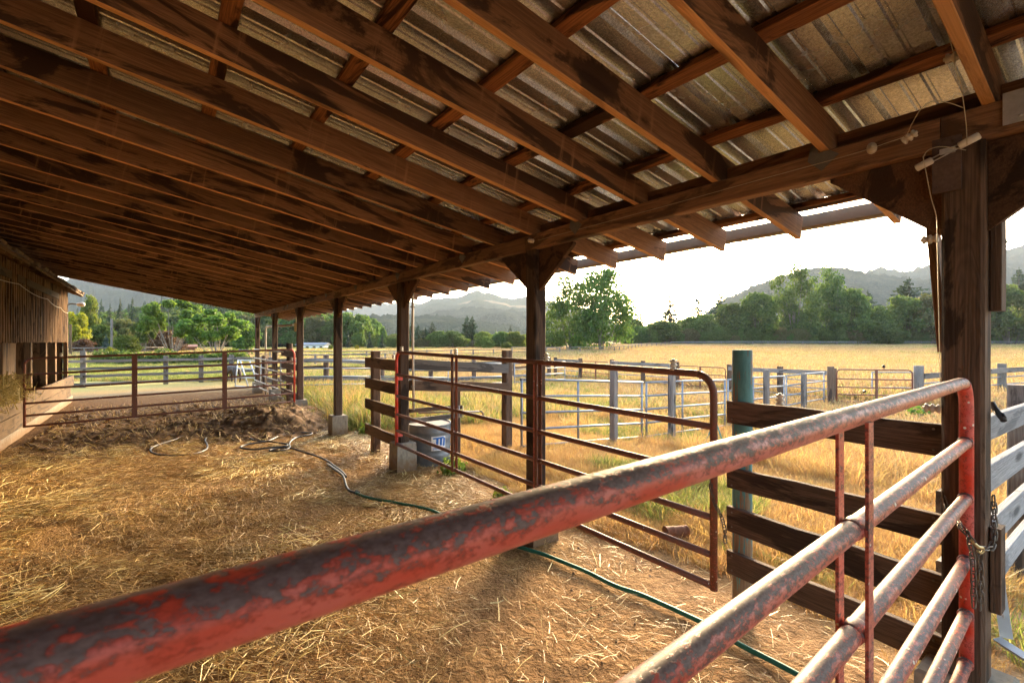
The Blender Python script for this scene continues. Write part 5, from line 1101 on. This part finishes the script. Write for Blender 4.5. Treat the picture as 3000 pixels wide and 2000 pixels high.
# field grass, middle distance and far
x, y = sector(34000, 8, 52, 690, 3150, 1.3); m_ = (x > 4.2) & ~((x < 12) & (y < 14)); x, y = keep(x, y, mask=m_); n = len(x)
side = 0.81*x-0.52*y; gp = np.clip(0.16+0.5*(fbm(x*0.16, y*0.16, 3) > 0.53)+0.5*(side < -4), 0, 0.8)
idx = np.where(nrg.random(n) < gp, 4, nrg.integers(0, 4, n))
scatter('field_grass', fld, np.stack([x, y, ground_z(x, y)], -1), nrg.random(n)*6.28, (0.55+0.6*nrg.random(n))*np.where(x > 18.6, 1.25, 0.8), idx, 'tall golden grass of the open field and pens', 'grass')
x, y = sector(30000, 48, 170, 150, 3300, 1.2); side = 0.81*x-0.52*y; n = len(x)
gp = np.clip(0.05+0.35*(fbm(x*0.05, y*0.05, 3) > 0.55)+0.5*(side < -12), 0, 0.85); idx = np.where(nrg.random(n) < gp, 3, nrg.integers(0, 3, n))
scatter('far_field_grass', fldfar, np.stack([x, y, ground_z(x, y)], -1), nrg.random(n)*6.28, 0.7+0.6*nrg.random(n), idx, 'pale gold grass of the far field', 'grass')
x, y = sector(9000, 22, 60, -100, 800, 1.2); m_ = (y > 23) & (x < 4.5); x, y = keep(x, y, mask=m_); n = len(x)
scatter('meadow_grass', grn+dry[:2], np.stack([x, y, ground_z(x, y)], -1), nrg.random(n)*6.28, 0.5+0.6*nrg.random(n), np.where(nrg.random(n) < 0.6, nrg.integers(0, 3, n), nrg.integers(3, 5, n)), 'cropped green and yellow meadow grass behind the left gate', 'grass')
# bramble hedge beyond the left fence, weeds
hl = [(-5.5+11*k/13, 0.5*math.sin(k*1.7), 0.55+0.14*math.sin(k*2.3), 0.9, 0.8, 0.52+0.12*math.cos(k)) for k in range(14)]
x, y = at(40, 505); hm = crown_mesh('leaves', hl, 9000, 0.16, L_MID, 91, inner=0.1); hd = thing('bramble_hedge', 'low leafy bramble hedge behind the grey four-rail fence', 'hedge', (x, y, gz(x, y)))
mesh_obj('foliage', hm, hd, Matrix.Translation((x, y, gz(x, y)-0.1)) @ Matrix.Rotation(-YAW+0.05, 4, 'Z'))
weed = crown_mesh('leaves', [(0, 0, .12, .2, .2, .14), (.18, .05, .09, .12, .12, .1), (-.15, -.08, .1, .13, .13, .1)], 260, 0.06, L_BRIGHT, 5)
for px, d, s_, l in ((1325, 6.75, 0.8, 'small green weed at the foot of the galvanised tank'), (2690, 12.5, 1.7, 'leafy green weed left of the corner post in the field'), (1075, 9.6, 0.8, 'small weed in the dirt beside the brown plank panel'), (1468, 5.6, 0.5, 'tiny weed in the dry grass behind the gate'), (905, 11.2, 0.9, 'low weed right of the farther concrete footing')):
    x, y = at(d, px); tag(mesh_obj('weed', weed, None, Matrix.Translation((x, y, gz(x, y))) @ Matrix.Scale(s_, 4)), l, 'weed')
# distant woods that read as one mass
def wood_proto(kind):
    c, t = proto(kind); o = hidden('wood_tree', c); return o
WP = [wood_proto(k) for k in ('oak:mid', 'oak:dark', 'oak:mid2', 'poplar:mid', 'fir1', 'fir2', 'oak:olive')]
def woods(name, label, n, d0, d1, px0, px1, h, zf, conif=0.15, pw=1.0):
    x, y = sector(n, d0, d1, px0, px1, pw); z = zf(x, y); hh = h*(0.65+0.6*nrg.random(n)); con = nrg.random(n) < conif
    idx = np.where(con, nrg.integers(4, 6, n), np.where(nrg.random(n) < 0.2, 6, nrg.integers(0, 4, n)))
    wd = np.where(con, 0.36, 0.85+0.35*nrg.random(n))*hh; hh = np.where(con, hh*1.35, hh)
    scatter(name, WP, np.stack([x, y, z-0.3], -1), nrg.random(n)*6.28, np.stack([wd, wd, hh], -1), idx, label, 'woods')
HS = [(150, 8), (300, 12), (480, 22), (620, 32), (700, 34), (800, 31), (900, 24), (980, 12), (1060, 4), (1200, 0)]
def slope_z(x, y):
    d = x*FW[0]+y*FW[1]; px = 1500+FPX*(x*RT[0]+y*RT[1])/d; a = np.array(HS, float); top = np.interp(px, a[:, 0], a[:, 1])
    return ground_z(x, y)+top*sstep(165, 420, d)
def slope_mesh():
    px = np.arange(-200, 1200, 14); d = np.linspace(150, 470, 40); m = (px-1500)/FPX
    X = d[:, None]*(FW[0]+m*RT[0]); Y = d[:, None]*(FW[1]+m*RT[1]); Z = slope_z(X, Y)-0.25-2.0*(1-sstep(150, 175, d))[:, None]; n = len(px); k = len(d)
    i = np.arange(k-1)[:, None]; j = np.arange(n-1)[None]; F = np.stack([i*n+j, i*n+j+1, (i+1)*n+j+1, (i+1)*n+j], -1).reshape(-1, 4)
    tag(mesh_obj('hillside', npmesh('hillside', np.stack([X, Y, Z], -1).reshape(-1, 3), F, M_HILL2, True)), kind='structure')
slope_mesh()
woods('hillside_woods', 'mixed woods covering the low hillside behind the farmhouse', 1700, 168, 440, 150, 1080, 11.0, slope_z, 0.16, 0.8)
woods('valley_woods', 'continuous belt of trees closing the far end of the field', 330, 165, 260, 1000, 1650, 5.2, ground_z, 0.10)
woods('right_woods', 'shaded woods filling in behind the right tree line', 330, 182, 250, 1820, 3400, 9.0, ground_z, 0.05)
woods('undergrowth', 'dark undergrowth along the foot of the right tree line', 420, 168, 186, 1850, 3400, 5.5, ground_z, 0.0)
# ------------------------------------------------------------------ litter on the shed floor
def straws(n, X, Y, L, W, seed, up=0.02, ori=None, tilt=0.18):
    r = np.random.default_rng(seed); a = ori if ori is not None else r.random(n)*2*PI; t = r.normal(size=n)*tilt
    d = np.stack([np.cos(a)*np.cos(t), np.sin(a)*np.cos(t), np.sin(t)], -1); sd = np.stack([-np.sin(a), np.cos(a), r.normal(size=n)*0.5], -1); sd /= np.linalg.norm(sd, axis=1)[:, None]
    z = ground_z(X, Y)+0.003+up*r.random(n)**2+np.abs(np.sin(t))*L*0.45; P = np.stack([X, Y, z], -1); bend = r.normal(size=n)*0.045*L
    a0 = P-d*(L/2)[:, None]; a1 = P+d*(L/2)[:, None]; md = P+sd*bend[:, None]+np.array([0, 0, 1.0])*(0.04*L*r.random(n))[:, None]; s = sd*W[:, None]
    V = np.stack([a0-s, a0+s, md-s, md+s, a1-s*0.8, a1+s*0.8], 1).reshape(-1, 3); k = np.arange(n)[:, None]*6
    return V, np.concatenate([k+np.array([[0, 1, 3, 2]]), k+np.array([[2, 3, 5, 4]])])
N0 = 420000
x = -2.1+5.7*nrg.random(N0); y = 0.9+11.0*nrg.random(N0)
cov = fbm(x*0.8+3, y*0.8, 4)*0.65+fbm(x*3.1, y*3.1, 3)*0.35
w_ = np.clip((cov-0.37)*5.0, 0.05, 1)*np.clip(0.06+0.94*sstep(1.7, 3.9, y+0.8*(0.5-x)), 0, 1)*np.where(y > 9.5, 0.45, 1)
w_ = w_*np.where(x > 3.2, 0.35, 1)
m_ = nrg.random(N0) < w_; x, y = keep(x, y, mask=m_)
hd2 = np.full(len(x), 9.0)
for hx, hy in HOSE_XY: hd2 = np.minimum(hd2, (x-hx)**2+(y-hy)**2)
x, y = keep(x, y, mask=(hd2 > 0.075**2) | (nrg.random(len(x)) < 0.10)); n = len(x)
L = 0.025+0.15*nrg.random(n)**2.4; L = L*np.where(y > 5, 1.15, 1.0); swirl = (fbm(x*0.5+9, y*0.5, 2)-0.5)*5+0.9; ori = np.where(nrg.random(n) < 0.55, swirl+nrg.normal(size=n)*0.45, nrg.random(n)*6.28)
V, F = straws(n, x, y, L, 0.0010+0.0011*nrg.random(n), 3, 0.028, ori)
tag(mesh_obj('straw', npmesh('straw', V, F, M_STRAW)), 'loose golden straw strewn over the shed floor', 'straw', kind='stuff')
x = 0.2+3.6*nrg.random(900); y = 0.6+3.2*nrg.random(900); n = len(x); V, F = straws(n, x, y, 0.04+0.20*nrg.random(n)**2.2, 0.0007+0.0009*nrg.random(n), 8, 0.008)
tag(mesh_obj('stray_straw', npmesh('straw', V, F, M_STRAW)), 'stray straw stalks on the bare sand under the foreground gate', 'straw', kind='stuff')
N1 = 52000; x = -2.1+5.5*nrg.random(N1); y = 1.2+9.6*nrg.random(N1)
cov = fbm(x*0.9+13, y*0.9, 4)*0.55+fbm(x*4.0, y*4.0, 3)*0.45
w_ = np.clip((cov-0.44)*6.0, 0.0, 1)*np.clip(0.04+0.96*sstep(2.2, 4.8, y+0.9*(0.5-x)), 0, 1)*np.where(x > 3.0, 0.5, 1)
m_ = nrg.random(N1) < w_; x, y = keep(x, y, mask=m_); hd2 = np.full(len(x), 9.0)
for hx, hy in HOSE_XY: hd2 = np.minimum(hd2, (x-hx)**2+(y-hy)**2)
x, y = keep(x, y, mask=hd2 > 0.09**2); n = len(x); L = 0.07+0.20*nrg.random(n)**1.8
swirl = (fbm(x*0.6+29, y*0.6, 2)-0.5)*4.5+0.75; ori = np.where(nrg.random(n) < 0.7, swirl+nrg.normal(size=n)*0.35, nrg.random(n)*6.28)
V, F = straws(n, x, y, L, 0.0018+0.0019*nrg.random(n), 33, 0.045, ori, 0.12)
tag(mesh_obj('straw_stalks', npmesh('straw_stalks', V, F, M_STALK)), 'brighter long straw stalks lying in swathes on the shed floor', 'straw', kind='stuff')
# pebbles and clods
pb = MB(); rr = random.Random(4)
for k in range(700):
    if k < 420: X_ = rr.uniform(-1.5, 3.3); Y_ = rr.uniform(0.7, 7)
    else: X_ = rr.uniform(3.1, 6.5); Y_ = rr.uniform(-1.2, 0.6)
    s_ = rr.uniform(0.004, 0.014)*(1.8 if k >= 420 else 1); z_ = gz(X_, Y_); q = [Vector((rr.gauss(0, 1), rr.gauss(0, 1), rr.gauss(0, .7))).normalized()*s_*rr.uniform(.8, 1.2) for _ in range(6)]
    vs = [Vector((X_, Y_, z_+s_*.3))+Vector(p)*s_*rr.uniform(.75, 1.2) for p in ((1, 0, 0), (-1, 0, 0), (0, 1, 0), (0, -1, 0), (0, 0, .7), (0, 0, -.7))]
    pb.add(vs, [(0, 2, 4), (2, 1, 4), (1, 3, 4), (3, 0, 4), (2, 0, 5), (1, 2, 5), (3, 1, 5), (0, 3, 5)])
tag(pb.build('pebbles', M_CONC), 'scattered pebbles and clods on the dirt', 'pebbles', kind='stuff')
# manure heap in front of the far gates
gx = np.arange(-2.1, 3.6, 0.035); gy = np.arange(9.6, 18.5, 0.045); GX, GY = np.meshgrid(gx, gy)
def bumpz(cx, cy_, rx, ry, h): return h*np.exp(-(((GX-cx)/rx)**2+((GY-cy_)/ry)**2))
Zm = bumpz(2.0, 11.2, 0.85, 0.75, 0.30)+bumpz(2.3, 12.6, 1.1, 1.1, 0.28)+bumpz(0.3, 11.9, 2.2, 0.8, 0.10)+bumpz(1.4, 14.5, 1.6, 2.0, 0.12)+bumpz(-0.8, 14.0, 1.8, 2.5, 0.06)
Zm = Zm*(0.72+0.55*fbm(GX*4, GY*4, 3))+0.10*(fbm(GX*9, GY*9, 4)-0.52)+0.07*(fbm(GX*24, GY*24, 2)-0.5)+0.045*(fbm(GX*1.7, GY*1.7, 3)-0.55)-0.01
edge = np.minimum(np.minimum(GX+2.1, 3.55-GX)/0.3, np.minimum(GY-9.6, 18.4-GY)/0.5); Zm = Zm-0.15*np.clip(1-edge, 0, 1)+ground_z(GX, GY)
k, n = GX.shape; i = np.arange(k-1)[:, None]; j = np.arange(n-1)[None]; F = np.stack([i*n+j, i*n+j+1, (i+1)*n+j+1, (i+1)*n+j], -1).reshape(-1, 4)
tag(mesh_obj('manure', npmesh('manure', np.stack([GX, GY, Zm], -1).reshape(-1, 3), F, M_MANURE, True)), 'dark crumbly manure heaped in front of the far gates', 'manure', kind='stuff')
n = 5200; x = -1.9+5.2*nrg.random(n); y = 9.9+7.5*nrg.random(n); V, F = straws(n, x, y, 0.05+0.16*nrg.random(n)**2, 0.0025+0.002*nrg.random(n), 15, 0.02, None, 0.5)
ii = np.clip(((x+2.1)/0.035).astype(int), 0, Zm.shape[1]-1); jj = np.clip(((y-9.6)/0.045).astype(int), 0, Zm.shape[0]-1)
V[:, 2] += np.repeat(np.maximum(0, Zm[jj, ii]-ground_z(x, y))+0.01, 6)
tag(mesh_obj('manure_straw', npmesh('manure_straw', V, F, M_STRAW)), 'straw bits mixed into the manure by the far gates', 'straw', kind='stuff')
# hay spilling from the feeder in the barn
r = np.random.default_rng(77); n = 3500; a = r.random(n)*6.28; X = -2.42+0.22*r.normal(size=n)*0.8; Y = 12.2+1.0*r.normal(size=n)*0.7; Zh = 0.75+np.clip(0.55-np.abs(Y-12.2)*0.35, 0.05, 1)*r.random(n)
t = r.normal(size=n)*0.9; d = np.stack([np.cos(a)*np.cos(t), np.sin(a)*np.cos(t), np.sin(t)], -1); L = 0.10+0.2*r.random(n); P = np.stack([X, Y, Zh], -1); s = np.cross(d, r.normal(size=(n, 3))); s = s/np.linalg.norm(s, axis=1)[:, None]*0.006
V = np.stack([P-d*L[:, None]/2-s, P-d*L[:, None]/2+s, P+d*L[:, None]/2+s, P+d*L[:, None]/2-s], 1).reshape(-1, 3)
tag(mesh_obj('hay', npmesh('hay', V, np.arange(4*n).reshape(-1, 4), M_HAY)), 'greenish hay spilling from the feeder inside the barn', 'hay', kind='stuff')
